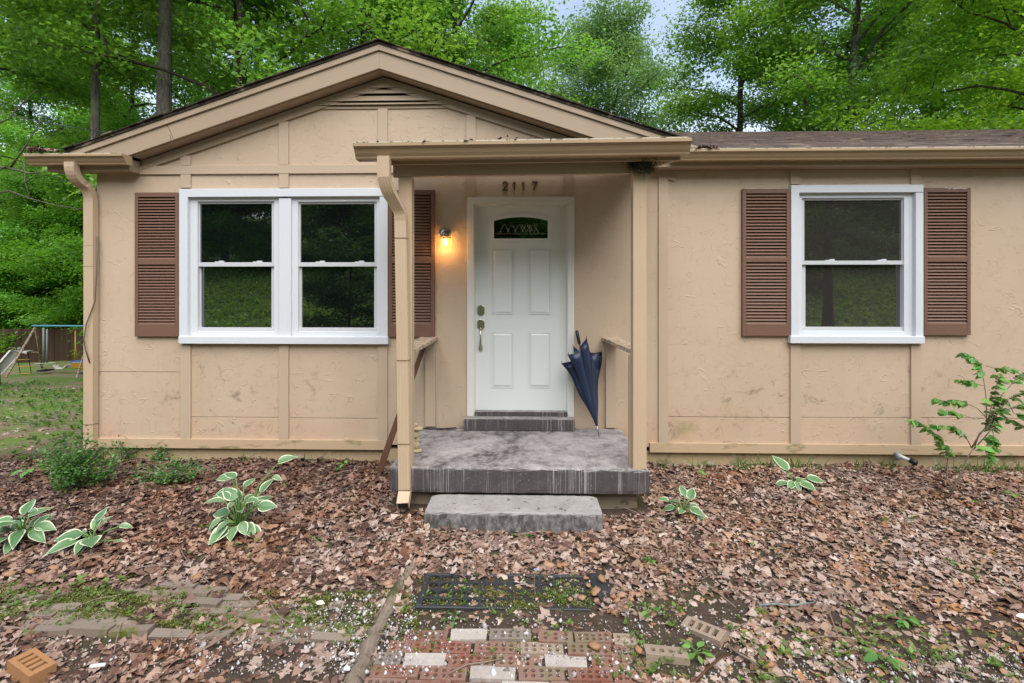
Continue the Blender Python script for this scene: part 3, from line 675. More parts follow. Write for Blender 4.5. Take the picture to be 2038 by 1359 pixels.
def dpanel(p0, p1, r0, r1):
    m = (p0+p1)/2; x0, x1 = ax(p0, YD), ax(p1, YD); z0, z1 = az(m, r1, YD), az(m, r0, YD); b = MB()
    e, g2, d1 = .007, .028, .007
    for q0, q1, w0, w1 in ((x0,x1,z1-e,z1),(x0,x1,z0,z0+e),(x0,x0+e,z0+e,z1-e),(x1-e,x1,z0+e,z1-e)): b.box(q0, q1, YD-d1, YD-.0005, w0, w1)
    b.hull8([(x0+e+.004,YD-.001,z0+e+.004),(x1-e-.004,YD-.001,z0+e+.004),(x1-e-.004,YD-.001,z1-e-.004),(x0+e+.004,YD-.001,z1-e-.004)][::-1],
            [(x0+g2,YD-.009,z0+g2),(x1-g2,YD-.009,z0+g2),(x1-g2,YD-.009,z1-g2),(x0+g2,YD-.009,z1-g2)][::-1])
    obj('panel', b, M_DOOR, door, bevel=.002)
for r0, r1 in ((495, 625.6), (661, 771.5)):
    dpanel(979, 1021.5, r0, r1); dpanel(1052.6, 1095.5, r0, r1)
def arch(p0, p1, pk, sh, bt, n=14):
    pts = [(p0, bt), (p1, bt)]
    for k in range(n+1):
        u = 1 - 2*k/n; pts.append(((p0+p1)/2 + u*(p1-p0)/2, pk + (sh-pk)*u*u))
    return [(ax(a, YD), az((p0+p1)/2, c, YD)) for a, c in pts]
o_, i_ = arch(976.6, 1096.5, 424.7, 436.8, 480), arch(983, 1090, 432, 439.5, 474.7)
n = len(o_); b = MB()
b.add([(x, YD-.012, z) for x, z in o_] + [(x, YD-.014, z) for x, z in i_] + [(x, YD, z) for x, z in o_] + [(x, YD+.0, z) for x, z in i_],
      [(k, (k+1) % n, (k+1) % n + n, k+n) for k in range(n)] + [((k+1) % n, k, k+2*n, (k+1) % n + 2*n) for k in range(n)] + [(k+n, (k+1) % n+n, (k+1) % n + 3*n, k+3*n) for k in range(n)])
obj('fanlight_moulding', b, M_DOOR, door)
fan = obj('fanlight', MB().prism_y(i_, YD-.003, YD-.0005), M_GLASS, door)
b = MB()
def dl(p, r, yy=YD-.0045): return at(p, r, yy)
for k in range(5):
    c = 1004 + k*14.6
    b.tube([dl(c-9, 462), dl(c, 445), dl(c+9, 462)], .0022, 4); 
    if k > 2: b.tube([dl(c-9, 447), dl(c, 463), dl(c+8, 447)], .0022, 4)
b.tube([dl(985, 465), dl(1088, 465)], .002, 4)
obj('lead_came', b, M_CAME, door)
def hexplate(px, r0, r1, hw, parent):
    cx = ax(px, YD); z0, z1 = az(px, r1, YD), az(px, r0, YD); hwm = hw/202
    b = MB(); zz = z1-z0
    b.prism_y([(cx-hwm*.4, z0), (cx+hwm*.4, z0), (cx+hwm, z0+zz*.2), (cx+hwm, z1-zz*.2), (cx+hwm*.4, z1), (cx-hwm*.4, z1), (cx-hwm, z1-zz*.2), (cx-hwm, z0+zz*.2)], YD-.014, YD-.0005); return b
db = obj('deadbolt', hexplate(957.2, 606.5, 628, 7.2, door), M_NICKEL, door, bevel=.003)
c = at(957.2, 617.5, YD-.014)
b = MB(); b.sweep([c+Vector((0,.002,0)), c+Vector((0,-.012,0))], [(.021*math.cos(a), .021*math.sin(a)) for a in [2*math.pi*k/16 for k in range(16)]]); b.box(c.x-.0015, c.x+.0015, c.y-.0135, c.y-.0118, c.z-.008, c.z+.008); db2 = b
hs = hexplate(957.2, 635.3, 655.5, 7.2, door); hs.v += []; 
c2 = at(957.2, 617.5, YD-.014)
hnd = obj('door_handle', hs, M_NICKEL, door, bevel=.003)
k = MB(); a0 = at(956.3, 653, YD-.012); p1 = at(956.4, 657, YD-.045); p2 = at(956.2, 672, YD-.055); p3 = at(956.2, 686, YD-.045); p4 = at(956.6, 697, YD-.006)
k.tube([a0, p1, p2, p3, p4], [.009, .008, .0075, .011, .013], 10); k.blob(at(956.6, 691.5, YD-.018), (.0215, .016, .034), 12, 8)
obj('door_grip', k, M_NICKEL, door, True); obj('lock_cylinder', db2, M_NICKEL, door)
# ------------------------------------------------------------------ house numbers 2 1 1 7
DIG = {'2': [(0,.78),(.06,.93),(.25,1),(.45,.96),(.56,.82),(.54,.64),(.38,.42),(.02,.03),(.02,0),(.62,0)], '1': [(.0,.80),(.22,1),(.22,0)], '7': [(0,1),(.60,1),(.60,.95),(.30,.4),(.2,0)]}
for ch, px, wd in (('2',1000.5,10.5),('1',1020.5,10),('1',1038.5,10),('7',1058.5,11)):
    base = at(px, 378.5, -.008); top = at(px, 362, -.008); hh = top.z - base.z; ww = wd/202/.62
    P = [Vector((base.x + a*ww + .1*c*hh*.3, -.008, base.z + c*hh)) for a, c in DIG[ch]]
    obj('house_number', MB().sweep(P, [(-.0065,-.006),(.0065,-.006),(.0065,.006),(-.0065,.006)], None, (0,1,0)), M_NUM, house, label='metal house number reading %s above the door' % ch)
# ------------------------------------------------------------------ porch slab and step
def rough_block(name, x0, x1, y0, y1, z0, z1, mat, parent=None, rad=.03, nxs=26, amp=.006, seed=1):
    q = random.Random(seed); prof = []
    for k in range(5): a = math.pi/2*k/4; prof.append((y0 + rad*(1-math.sin(a)), z1 - rad*(1-math.cos(a))))     # front top rounded edge
    prof = [(y0+.004, z0)] + [(y0, z0+.03), (y0, (z0+z1)/2)] + [(y0 + rad*(1-math.cos(math.pi/2*k/4)), z1 - rad*(1-math.sin(math.pi/2*k/4))) for k in range(5)] + [(y0+(y1-y0)*.35, z1), (y0+(y1-y0)*.7, z1-.002), (y1, z1), (y1, z0)]
    n = len(prof); vs = []; fs = []
    for i in range(nxs+1):
        x = x0 + (x1-x0)*i/nxs; k = min(i, nxs-i); sh = (.03, .010, .003, 0)[k] if k < 4 else 0
        for (y, z) in prof: vs.append((x, min(y1, y + q.uniform(-amp, amp) + (sh if y < y1-.01 else 0)), z + q.uniform(-amp, amp)*.5 - (sh*.5 if z > z0+.02 else 0)))
    for i in range(nxs):
        for j in range(n): fs.append((i*n+j, (i+1)*n+j, (i+1)*n+(j+1) % n, i*n+(j+1) % n))
    fs += [tuple(range(n)), tuple(range((nxs+1)*n-1, nxs*n-1, -1))]
    b = MB(); b.add(vs, fs); return obj(name, b, mat, parent, bevel=.006)
sx0, sx1 = ax(773, YP-.02), ax(1294, YP-.02)
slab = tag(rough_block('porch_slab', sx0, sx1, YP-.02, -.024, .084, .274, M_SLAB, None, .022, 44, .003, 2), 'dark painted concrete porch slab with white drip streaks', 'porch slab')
ft = MB(); ft.box(ax(787, -1.0), ax(1270, -1.0), -.98, -.03, -.3, .083); obj('footing', ft, M_FOOT, slab, bevel=.01)
b = MB(); b.box(ax(923, -.13), ax(1143.5, -.13), -.13, -.025, .272, az(1030, 832, -.10)); obj('doorstep', b, M_SLAB, slab, bevel=.012)
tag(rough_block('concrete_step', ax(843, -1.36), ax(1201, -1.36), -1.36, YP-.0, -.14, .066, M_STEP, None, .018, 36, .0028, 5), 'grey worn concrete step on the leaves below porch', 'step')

# ------------------------------------------------------------------ wall lamp
lp = at(887, 465, 0); lamp = thing('wall_lamp', 'lit jelly jar wall lamp between shutter and door', 'lamp', (lp.x, 0, lp.z))
circ = lambda r, n=20: [(r*math.cos(2*math.pi*k/n), r*math.sin(2*math.pi*k/n)) for k in range(n)]
obj('back_plate', MB().sweep([Vector((lp.x,-.001,lp.z)), Vector((lp.x,-.012,lp.z)), Vector((lp.x,-.02,lp.z))], circ(.053), [1, 1, .8]), M_NICKEL, lamp, True)
lc = at(886.5, 470, -.075)
b = MB(); b.tube([(lp.x,-.02,lp.z), (lp.x,-.06,lp.z), (lc.x,-.075,lc.z-.004)], [.02, .022, .024], 12); b.tube([(lc.x,-.075,lc.z+.008), (lc.x,-.075,lc.z-.004)], [.036, .046], 16); obj('lamp_arm', b, M_NICKEL, lamp, True)
gm = G('lamp_glass'); gm.b.inputs['Transmission Weight'].default_value = 1; gm.b.inputs['IOR'].default_value = 1.1; gm.bump(gm.noise(60, 2), .4, .005); M_LG = gm.fin((1, .9, .75), .12)
zb = az(886.5, 492, -.075)
b = MB(); b.sweep([(lc.x,-.075,lc.z-.006), (lc.x,-.075,(lc.z+zb)/2), (lc.x,-.075,zb+.012), (lc.x,-.075,zb), (lc.x,-.075,zb)], circ(.048), [1, 1.02, .98, .85, .1]); obj('glass_shade', b, M_LG, lamp, True)
em = G('lit_bulb'); em.b.inputs['Emission Color'].default_value = (1, .55, .18, 1); em.b.inputs['Emission Strength'].default_value = 30; M_BULB = em.fin((1, .8, .5), .5)
obj('bulb', MB().blob((lc.x,-.075,(lc.z+zb)/2-.006), (.018,.018,.032), 12, 8), M_BULB, lamp, True)
ld = bpy.data.lights.new('lamp_light', 'POINT'); ld.energy = 1.1; ld.color = (1, .52, .18); ld.shadow_soft_size = .02
lo = bpy.data.objects.new('lamp_light', ld); COL.objects.link(lo); lo.location = (0, -.135, zb - lp.z - .01); lo.parent = lamp

# ------------------------------------------------------------------ umbrella
def umbrella():
    tip = at(1192.5, 869.5, -.31); top = at(1147.5, 658, -.07); axd = (top - tip); Ltot = axd.length; a = axd.normalized()
    root = thing('umbrella', 'half folded navy blue umbrella leaning beside the front door', 'umbrella', tip)
    sx = Vector((1,0,0)); sx = (sx - a*sx.dot(a)).normalized(); sy = a.cross(sx)
    P = lambda s, r, th: tip + a*s + sx*(r*math.cos(th)) + sy*(r*math.sin(th))
    obj('ferrule', MB().tube([tip, tip+a*.06, tip+a*.12], [.005, .006, .008], 8), M_STEEL, root, True)
    s0 = .10
    rl = [.80, .70, .64, .74, .82, .83, .80, .84]; th = [0.05, .8, 1.6, 2.35, 3.12, 3.75, 4.55, 5.4]
    rr = [.180, .075, .05, .07, .190, .150, .06, .095]
    rl = [.66, .74, .72, .76, .62, .68, .78, .80]
    vs = []; fs = []; NS = 10; NC = 5; cols = []
    for k in range(8):
        k2 = (k+1) % 8; t0, t1 = th[k], th[k2] + (2*math.pi if k2 == 0 else 0)
        for c in range(NC):
            f = c/NC; ang = t0 + (t1-t0)*f
            tuck = 1 - (.46 if k not in (5, 6) else .22)*math.sin(math.pi*f)
            R0 = (rr[k]*(1-f) + rr[k2]*f) * tuck; L0 = (rl[k]*(1-f) + rl[k2]*f) - .05*math.sin(math.pi*f)
            col = []
            for i in range(NS+1):
                s = i/NS; rad = .010 + R0*(s**1.15)*(1+.10*math.sin(s*9+k)) if i else .010
                col.append(len(vs)); vs.append(P(s0 + L0*s, rad, ang + .35*s*math.sin(math.pi*f)*(1 if k % 2 else -1)))
            cols.append(col)
    nC = len(cols)
    for j in range(nC):
        A, B = cols[j], cols[(j+1) % nC]
        for i in range(NS): fs.append((A[i], B[i], B[i+1], A[i+1]))
    b = MB(); b.add(vs, fs); cn = obj('canopy', b, M_NAVY, root, True)
    md = cn.modifiers.new('thick', 'SOLIDIFY'); md.thickness = .002
    for k in range(8):
        e = P(s0 + rl[k], .010 + rr[k], th[k]); obj('rib_tip', MB().tube([e - a*.02, e + a*.022], [.003, .002], 6), M_BLACK, root, True)
    obj('shaft', MB().tube([tip+a*.6, tip+a*(Ltot-.10)], .006, 8), M_STEEL, root, True)
    obj('handle', MB().tube([tip+a*(Ltot-.135), tip+a*(Ltot-.125), tip+a*(Ltot-.02), tip+a*Ltot], [.010, .015, .017, .013], 12), M_BLACK, root, True)
umbrella()
# ------------------------------------------------------------------ small things on and by the porch
p0, p1 = at(755, 938, -.42), at(843, 690, -.06)
b = MB(); b.sweep([p0, p0.lerp(p1, .5), p1], [(-.026,-.016),(.026,-.016),(.026,.016),(-.026,.016)], [1.15, 1, .9], (1, .3, .3)); tag(obj('wooden_stake', b, M_STAIN, None, bevel=.004), 'dark brown stained wooden stake leaning behind the downspout', 'stake')
o0 = at(829, 900, -.72); o0.z = .272
orn = MB()
for (dx, dz, rx, rz) in ((.0,.012,.055,.014),(-.004,.055,.034,.045),(.0,.10,.028,.03),(-.01,.145,.032,.038),(.006,.195,.05,.018),(-.012,.225,.024,.02)): orn.blob((o0.x+dx, o0.y, o0.z+dz), (rx, rx*.8, rz), 10, 7, .12, int(dz*1000))
tag(obj('garden_ornament', orn, M_ORN, None, True), 'small lumpy tan stone ornament on porch behind downspout', 'ornament')
b = MB(); b.tube([at(826, 855, -.16)+Vector((0,0,.004)), at(850, 852.5, -.11)+Vector((0,0,.0)), at(880, 853.5, -.12), at(908, 851, -.10)], .007, 6); 
for i, v in enumerate(b.v): b.v[i] = (v[0], v[1], max(v[2], .2745))
tag(obj('cord', b, M_BLACK, None, True), 'short black cord lying on the porch at wall', 'cord')
b = MB(); P = [at(194, 470, -.05), at(193, 540, -.06), at(189, 600, -.08), at(172, 645, -.1), at(167, 675, -.1), at(170, 695, -.1), at(179, 722, -.08)]; b.tube(P, .006, 6)
tag(obj('hanging_cable', b, M_CORD, None, True), 'thin grey cable dangling from left house corner', 'cable')
dp0 = at(1786, 905, -.02); dpt = thing('drain_pipe', 'white pipe stub with black cap below right window', 'pipe', at(1790, 915, -.03))
obj('elbow', MB().tube([at(1785, 899, .03), at(1786, 904, -.04), at(1788, 915, -.06)], [.024, .026, .024], 10), M_GREY, dpt, True)
obj('tube', MB().tube([at(1788, 906, -.055), at(1812, 917, -.10)], .017, 10), M_PIPE, dpt, True); obj('cap', MB().tube([at(1810, 915, -.10), at(1822, 921, -.13), at(1826, 923, -.14)], [.026, .028, .022], 12), M_BLACK, dpt, True)
# bird nest on the beam above the right post
nc = at(1277, 327, -1.10); vs = []; fs = []; rn = []
for k in range(900):
    u = rng.normal(0, 1, 3) * np.array([.05, .04, .028]); c0 = np.array(nc) + u + np.array([0, .01, 0]); d_ = rng.normal(0, 1, 3); d_ /= np.linalg.norm(d_); ln = rng.uniform(.03, .09)
    if k > 800: d_ = np.array([rng.normal(.25, .35), rng.normal(0, .3), -1]); d_ /= np.linalg.norm(d_); c0 = np.array(nc) + np.array([rng.normal(.03, .03), -.02, -.035]); ln = rng.uniform(.05, .11)
    s_ = np.cross(d_, rng.normal(0, 1, 3)); s_ *= .0013/np.linalg.norm(s_); e_ = d_*ln/2; o = len(vs)
    vs += [c0-e_-s_, c0-e_+s_, c0+e_+s_, c0+e_-s_]; fs.append((o, o+1, o+2, o+3)); rn.append(rng.random() * (.5 if k <= 800 else 1))
nb = MB().blob(nc + Vector((0,.012,0)), (.075,.045,.038), 10, 7, .25, 9); nest = thing('bird_nest', 'messy dark straw bird nest under porch roof corner', 'nest', nc)
link('straw', np_mesh('straw', np.array(vs) - np.array(nc), np.array(fs), {'rnd': ('FACE', rn)}), M_NEST, nest); obj('cup', nb, M_BARKD, nest)

# ------------------------------------------------------------------ brick path
def cored(L, W, H, nx, ny, hr, marg=.012, square=False, deep=.03, through=False):
    """brick or mat whose top is cut by nx x ny real holes"""
    b = MB(); x0, y0 = -L/2, -W/2; gx0, gy0 = x0+marg, y0+marg; cw, ch = (L-2*marg)/nx, (W-2*marg)/ny
    zt = H
    for i in range(nx):
        for j in range(ny):
            cx, cy = gx0+(i+.5)*cw, gy0+(j+.5)*ch; hw, hh = cw/2, ch/2
            sq = [(cx-hw,cy-hh),(cx,cy-hh),(cx+hw,cy-hh),(cx+hw,cy),(cx+hw,cy+hh),(cx,cy+hh),(cx-hw,cy+hh),(cx-hw,cy)]
            rx, ry = (hr if hasattr(hr, '__len__') else (hr, hr))
            if square: ho = [(cx-rx,cy-ry),(cx,cy-ry),(cx+rx,cy-ry),(cx+rx,cy),(cx+rx,cy+ry),(cx,cy+ry),(cx-rx,cy+ry),(cx-rx,cy)]
            else: ho = [(cx+rx*math.cos(a), cy+ry*math.sin(a)) for a in [math.pi*(5/4+k/4) for k in range(8)]]
            vs = [(*p, zt) for p in sq] + [(*p, zt) for p in ho] + [(*p, zt-deep) for p in ho]
            fs = [(k, (k+1) % 8, 8+(k+1) % 8, 8+k) for k in range(8)] + [(8+k, 8+(k+1) % 8, 16+(k+1) % 8, 16+k) for k in range(8)]
            if not through: fs.append(tuple(range(16, 24)))
            else:
                o = 24; vs += [(*p, zt-deep) for p in sq]; fs += [(16+k, 16+(k+1) % 8, o+(k+1) % 8, o+k) for k in range(8)]
            b.add(vs, fs)
    A, Bq = (x0, y0, -x0, -y0), (gx0, gy0, -gx0, -gy0)
    c = [(A[0],A[1]),(A[2],A[1]),(A[2],A[3]),(A[0],A[3])]; d = [(Bq[0],Bq[1]),(Bq[2],Bq[1]),(Bq[2],Bq[3]),(Bq[0],Bq[3])]
    zb = zt-deep if through else 0
    b.add([(*p, zt) for p in c] + [(*p, zt) for p in d] + [(*p, zb) for p in c], [(k, (k+1) % 4, 4+(k+1) % 4, 4+k) for k in range(4)] + [((k+1) % 4, k, 8+k, 8+(k+1) % 4) for k in range(4)])
    if through: b.add([(*p, zb) for p in c] + [(*p, zb) for p in d], [((k+1) % 4, k, 4+k, 4+(k+1) % 4) for k in range(4)])
    else: b.add([(*p, 0) for p in c], [(3,2,1,0)])
    return b
BW, BH = .074, .055
path = kind(link('path', MB().box(-.80, .60, -3.2, -2.30, -.16, -.121).mesh('path'), M_SOIL), 'structure')
def plain_brick(L, W, H, seed):
    q = random.Random(seed); b = MB(); b.box(-L/2, L/2, -W/2, W/2, 0, H); b.v = [(x+q.uniform(-.003,.003), y+q.uniform(-.003,.003), z+q.uniform(-.002,.002)) for x, y, z in b.v]; return b
ROWS = [(1271, [('r',435,690),('w',700,910),('g',915,1160),('b',1195,1390),('r',1400,1610),('t',1620,1745)]),
        (1295, [('r',345,590),('r',598,820),('b',830,1080),('t',1090,1340),('r',1355,1610),('b',1620,1745)]),
        (1321, [('g',275,425),('w',435,675),('r',685,940),('b',950,1220),('w',1230,1475),('r',1490,1710)]),
        (1347, [('r',250,525),('b',530,795),('w',805,1070),('b',1080,1350),('r',1358,1615),('r',1622,1760)]),
        (1376, [('b',200,440),('r',450,700),('r',710,980),('w',990,1260),('b',1270,1540),('r',1550,1800)])]
MESH = {}
bmats = dict(r=M_BRED, w=M_BWHT, g=M_BGRY, b=M_BBRN, t=M_BTAN)
for ri, (py, items) in enumerate(ROWS):
    for bi, (k, z0, z1) in enumerate(items):
        a, c = gat(650 + z0/2.837, py), gat(650 + z1/2.837, py); L = c.x - a.x - .006
        key = (k, round(L/.012))
        if key not in MESH:
            L_ = key[1]*.012
            m = plain_brick(L_, BW, BH, 3) if k == 'w' else cored(L_, BW, BH, 5 if L_ > .17 else 3, 2, .0105, .010)
            MESH[key] = m.mesh('brick')
        yy = a.y; xx = (a.x+c.x)/2
        link('brick', MESH[key], bmats[k], path, (xx, yy + rng.uniform(-.003, .003), h(xx, yy) - BH + .014 + rng.uniform(-.004, .004)), (rng.uniform(-.03,.03), rng.uniform(-.02,.02), rng.uniform(-.025,.025)))
        o = bpy.context.scene.objects[-1]
# old mossy brick edging on the left
edging = kind(link('brick_edging', MB().box(-3.4, -.86, -2.42, -2.0, -.2, -.118).mesh('brick_edging'), M_SOIL), 'structure')
OB = [plain_brick(.196, .050, .07, s).mesh('brick') for s in range(4)]
for r_ in range(7):
    y = -2.385 + r_*.058; x = -3.3 + (r_ % 2)*.1 + rng.uniform(-.02, .02)
    while x < (-.90 if r_ < 5 else -.98):
        if rng.random() > (.06 if r_ < 5 else .35):
            lw = (.003 if r_ else .022) + .012*math.sin(x*5+r_)
            link('brick', OB[int(rng.integers(4))], M_BOLD, edging, (x+.1, y+.004*math.sin(x*3)+rng.uniform(-.003,.003), h(x, y)-.07+lw+rng.uniform(-.01,.006)), (rng.uniform(-.16,.16), rng.uniform(-.05,.05), rng.uniform(-.05,.05)))
        x += .203
# loose bricks
lb = gat(66, 1362); tag(link('loose_brick', cored(.2, .095, .075, 4, 1, (.0085, .028), .024, True, .06).mesh('loose_brick'), M_BORG, None, (lb.x, lb.y-.01, lb.z-.012), (R(-3), R(2), R(-23))), 'buff brick with four slots lying on leaves, front left corner', 'brick')
q_ = gat(1402, 1252); tag(link('loose_brick', cored(.2, .09, .06, 4, 1, (.012, .026), .02, True, .05).mesh('loose_brick'), M_BTAN, None, (q_.x, q_.y, q_.z-.035), (R(4), R(-5), R(-42))), 'tan slotted brick half sunk in dark soil right of path', 'brick')
q_ = gat(1325, 1303); tag(link('loose_brick', cored(.2, .075, .06, 4, 1, (.012, .015), .018, False, .05).mesh('loose_brick'), M_BTAN, None, (q_.x, q_.y, q_.z-.03), (R(-5), R(3), R(-3))), 'tan brick with round holes among weeds beside path', 'brick')
# ------------------------------------------------------------------ rubber mat and scrap
ma, mc = gat(825, 1222), gat(1177, 1222); mb_ = gat(850, 1150)
mw, md_ = mc.x - ma.x, mb_.y - ma.y
mt = thing('rubber_mat', 'black rubber lattice door mat sunk in moss before the step', 'mat', ((ma.x+mc.x)/2, (ma.y+mb_.y)/2, h(0, -2.1)-.012), None, (R(.6), 0, 0))
b = cored(mw-.03, md_-.03, .014, 11, 4, (.0375, (md_-.03)/4*.43), .002, False, .014, True)
link('lattice', b.mesh('lattice'), M_RUB, mt)
b = MB(); 
for x0, x1, y0, y1 in ((-mw/2, mw/2, -md_/2, -md_/2+.016), (-mw/2, mw/2, md_/2-.016, md_/2), (-mw/2, -mw/2+.034, -md_/2+.0165, md_/2-.0165), (mw/2-.016, mw/2, -md_/2+.0165, md_/2-.0165)): b.box(x0, x1, y0, y1, -.01, .019)
o = link('rim', b.mesh('rim'), M_RUB, mt); bv = o.modifiers.new('bevel', 'BEVEL'); bv.width = .004
P = [gat(1172,1148), gat(1190,1146), gat(1203,1158), gat(1222,1166), gat(1216,1180), gat(1209,1196), gat(1198,1202), gat(1188,1190), gat(1180,1172)]
cpt = sum(P, Vector())/len(P); b = MB(); n = len(P)
vs = [(p.x, p.y, p.z+.022+.012*math.sin(i*2.1)) for i, p in enumerate(P)] + [(cpt.x, cpt.y, cpt.z+.034)]
vs += [(x, y, z-.006) for x, y, z in vs]
b.add(vs, [(i, (i+1) % n, n) for i in range(n)] + [((i+1) % n + n+1, i+n+1, 2*n+1) for i in range(n)] + [((i+1) % n, i, i+n+1, (i+1) % n+n+1) for i in range(n)])
tag(obj('rubber_scrap', b, M_RUB), 'torn black rubber scrap among orange stones by mat corner', 'scrap')
# orange river stones
PB = []
for s in range(4):
    b = MB(); b.blob((0,0,0), (.03,.023,.015), 7, 5, .27, s+20); PB.append(b.mesh('pebble', True))
STONES = [(1197,1166,1.2,.03),(1184,1183,1.5,.0),(1171,1168,.9,0),(1166,1153,.8,.0),(1220,1190,1.1,0),(1236,1187,1.25,0),(1242,1174,.9,0),(1228,1196,.9,0),(1226,1171,.7,0),(1258,1184,1,0),(1268,1186,1.1,0),(1276,1178,.8,0),
          (1092,1131,1.5,0),(1112,1129,1.0,0),(1124,1128,1.1,0),(1166,1119,.8,0),(1277,1127,1,0),(1255,1193,.8,0),(1300,1223,.9,0),(1128,1166,.7,0),(1135,1197,.9,0),(1158,1194,1.0,0),(1187,1197,.7,0),(1247,1209,.8,0),(775,1178,1.0,0),(1272,1300,1.1,.01),(1183,1294,1.2,.01),(108,1150,1.2,0),(200,1166,1.3,0),(20,1166,1.4,0),(393,1165,1.2,0),(150,1140,1,0),(60,1160,1.2,0),(120,1157,.8,0)]
for i, (px, py, sc, dz) in enumerate(STONES):
    g_ = gat(px, py); o = link('river_stone', PB[i % 4], M_PEB, None, (g_.x, g_.y, g_.z+.012*sc+dz+.006), (rng.uniform(-.3,.3), rng.uniform(-.3,.3), rng.uniform(0,6.3))); o.scale = (sc*.8, sc*.8, sc*.7)
    if i == 0: tag(o, 'smooth brown stone resting on the torn rubber scrap', 'stone', 'orange river stones')
    elif i < 24: tag(o, 'small orange rounded stone on leaves around rubber mat', 'stone', 'orange river stones')
    elif i in (24, 25, 26): tag(o, ('tan stone beside white stone left of timber edge','orange stone chunk at right edge of brick path','brown stone chunk on red brick near path right edge')[i-24], 'stone', 'orange river stones')
    else: tag(o, 'orange stone among leaves near the left brick edging', 'stone', 'orange stones near brick edging')
# weathered timber edge
LP = [(829,1118,.016),(818,1140,.03),(800,1165,.036),(782,1200,.04),(762,1240,.042),(738,1290,.046),(718,1335,.052),(704,1365,.05),(690,1400,.05)]
pts, rad = [], []
for i in range(len(LP)-1):
    for k in range(5):
        t = k/5; u, v, r0 = [LP[i][j]*(1-t)+LP[i+1][j]*t for j in range(3)]; g_ = gat(u, v); pts.append(g_ + Vector((rng.normal(0,.007), 0, .010+rng.normal(0,.003)))); rad.append(r0*rng.uniform(.82, 1.14)*.72)
prof = [(math.cos(a)*(1+.13*math.sin(a*5+1)), math.sin(a)*(1+.13*math.cos(a*4))) for a in [2*math.pi*k/12 for k in range(12)]]
tag(obj('timber_edge', MB().sweep(pts, prof, rad, (1,0,.1)), M_LOG, None, True), 'long weathered grey timber edging the brick path on its left', 'timber')
# twigs and scraps
def twig(name, pxs, r, mat, label, cat='twig'):
    P = [gat(a, c) + Vector((0,0,.02 + .006*math.sin(i))) for i, (a, c) in enumerate(pxs)]; tag(obj(name, MB().tube(P, [r]*(len(P)-1)+[r*.5], 6), mat, None, True), label, cat)
twig('twig', [(533,1205),(545,1230),(556,1246),(575,1254),(592,1252)], .004, M_TWIG, 'thin curved twig lying across the mossy brick edging')
twig('twig', [(380,1326),(420,1306),(445,1288),(470,1272)], .006, M_TWIG, 'grey twig on soil in front of brick edging')
twig('twig', [(892,1352),(930,1335),(965,1330),(1000,1320)], .004, M_TWIG, 'thin twig lying on bricks at centre of path')
twig('twig', [(1382,1358),(1410,1332),(1432,1312),(1448,1300)], .006, M_STAIN, 'straight brown stick on gravel right of path')
twig('twig', [(1448,1285),(1475,1305),(1495,1315),(1512,1324)], .006, M_LITTER if False else M_TWIG, 'short tan stick on leaves right of loose bricks')
twig('twig', [(1510,1203),(1545,1202),(1580,1204),(1620,1196)], .006, M_GREY, 'grey bent twig on leaves in right yard')
twig('twig', [(1455,1255),(1470,1247),(1488,1240)], .004, M_TWIG, 'small twig beside dark soil patch')
twig('twig', [(745,1240),(760,1225),(772,1210)], .003, M_TWIG, 'short twig leaning on the timber edge')
def scrap(name, px, py, sz, mat, label, cat, seed):
    q = random.Random(seed); g_ = gat(px, py); b = MB(); n = 7
    P = [(g_.x + sz*math.cos(2*math.pi*i/n)*q.uniform(.5,1.1), g_.y + .6*sz*math.sin(2*math.pi*i/n)*q.uniform(.6,1.1), g_.z+.03+q.uniform(0,.012)) for i in range(n)]
    b.add(P + [(x, y, z-.004) for x, y, z in P], [tuple(range(n)), tuple(range(2*n-1, n-1, -1))] + [((i+1) % n, i, i+n, (i+1) % n+n) for i in range(n)]); tag(obj(name, b, mat), label, cat)
M_WSCR = solid('white_scrap', (.75,.75,.74), .5); M_BSCR = solid('pale_blue_scrap', (.30,.45,.62), .4); M_CSCR = solid('cream_shard', (.62,.60,.44), .6)
scrap('plastic_scrap', 1068, 1143, .022, M_BSCR, 'crumpled pale blue plastic scrap behind the mat', 'litter', 1)
scrap('pottery_shard', 636, 1218, .028, M_CSCR, 'cream triangular shard on mossy brick edging', 'shard', 2)
scrap('paper_scrap', 700, 1322, .022, M_WSCR, 'white paper scrap beside the timber edge', 'litter', 3)
scrap('paper_scrap', 690, 1352, .026, M_WSCR, 'white crumpled scrap at the near end of timber edge', 'litter', 4)
scrap('paper_scrap', 2034, 1222, .03, M_WSCR, 'white scrap at right edge of the leafy yard', 'litter', 5)
g_ = gat(772, 1171); tag(link('white_stone', PB[1], M_WSCR, None, g_+Vector((0,0,.02)), (0,0,.3)), 'smooth white stone left of the timber edge', 'stone'); bpy.context.scene.objects[-1] if False else None
g_ = gat(195, 1353); tag(obj('plastic_tube', MB().tube([g_+Vector((-.03,-.006,.025)), g_+Vector((.03,.006,.025))], .008, 8), M_WSCR, None, True), 'short white plastic tube on leaves at the near edge', 'litter')

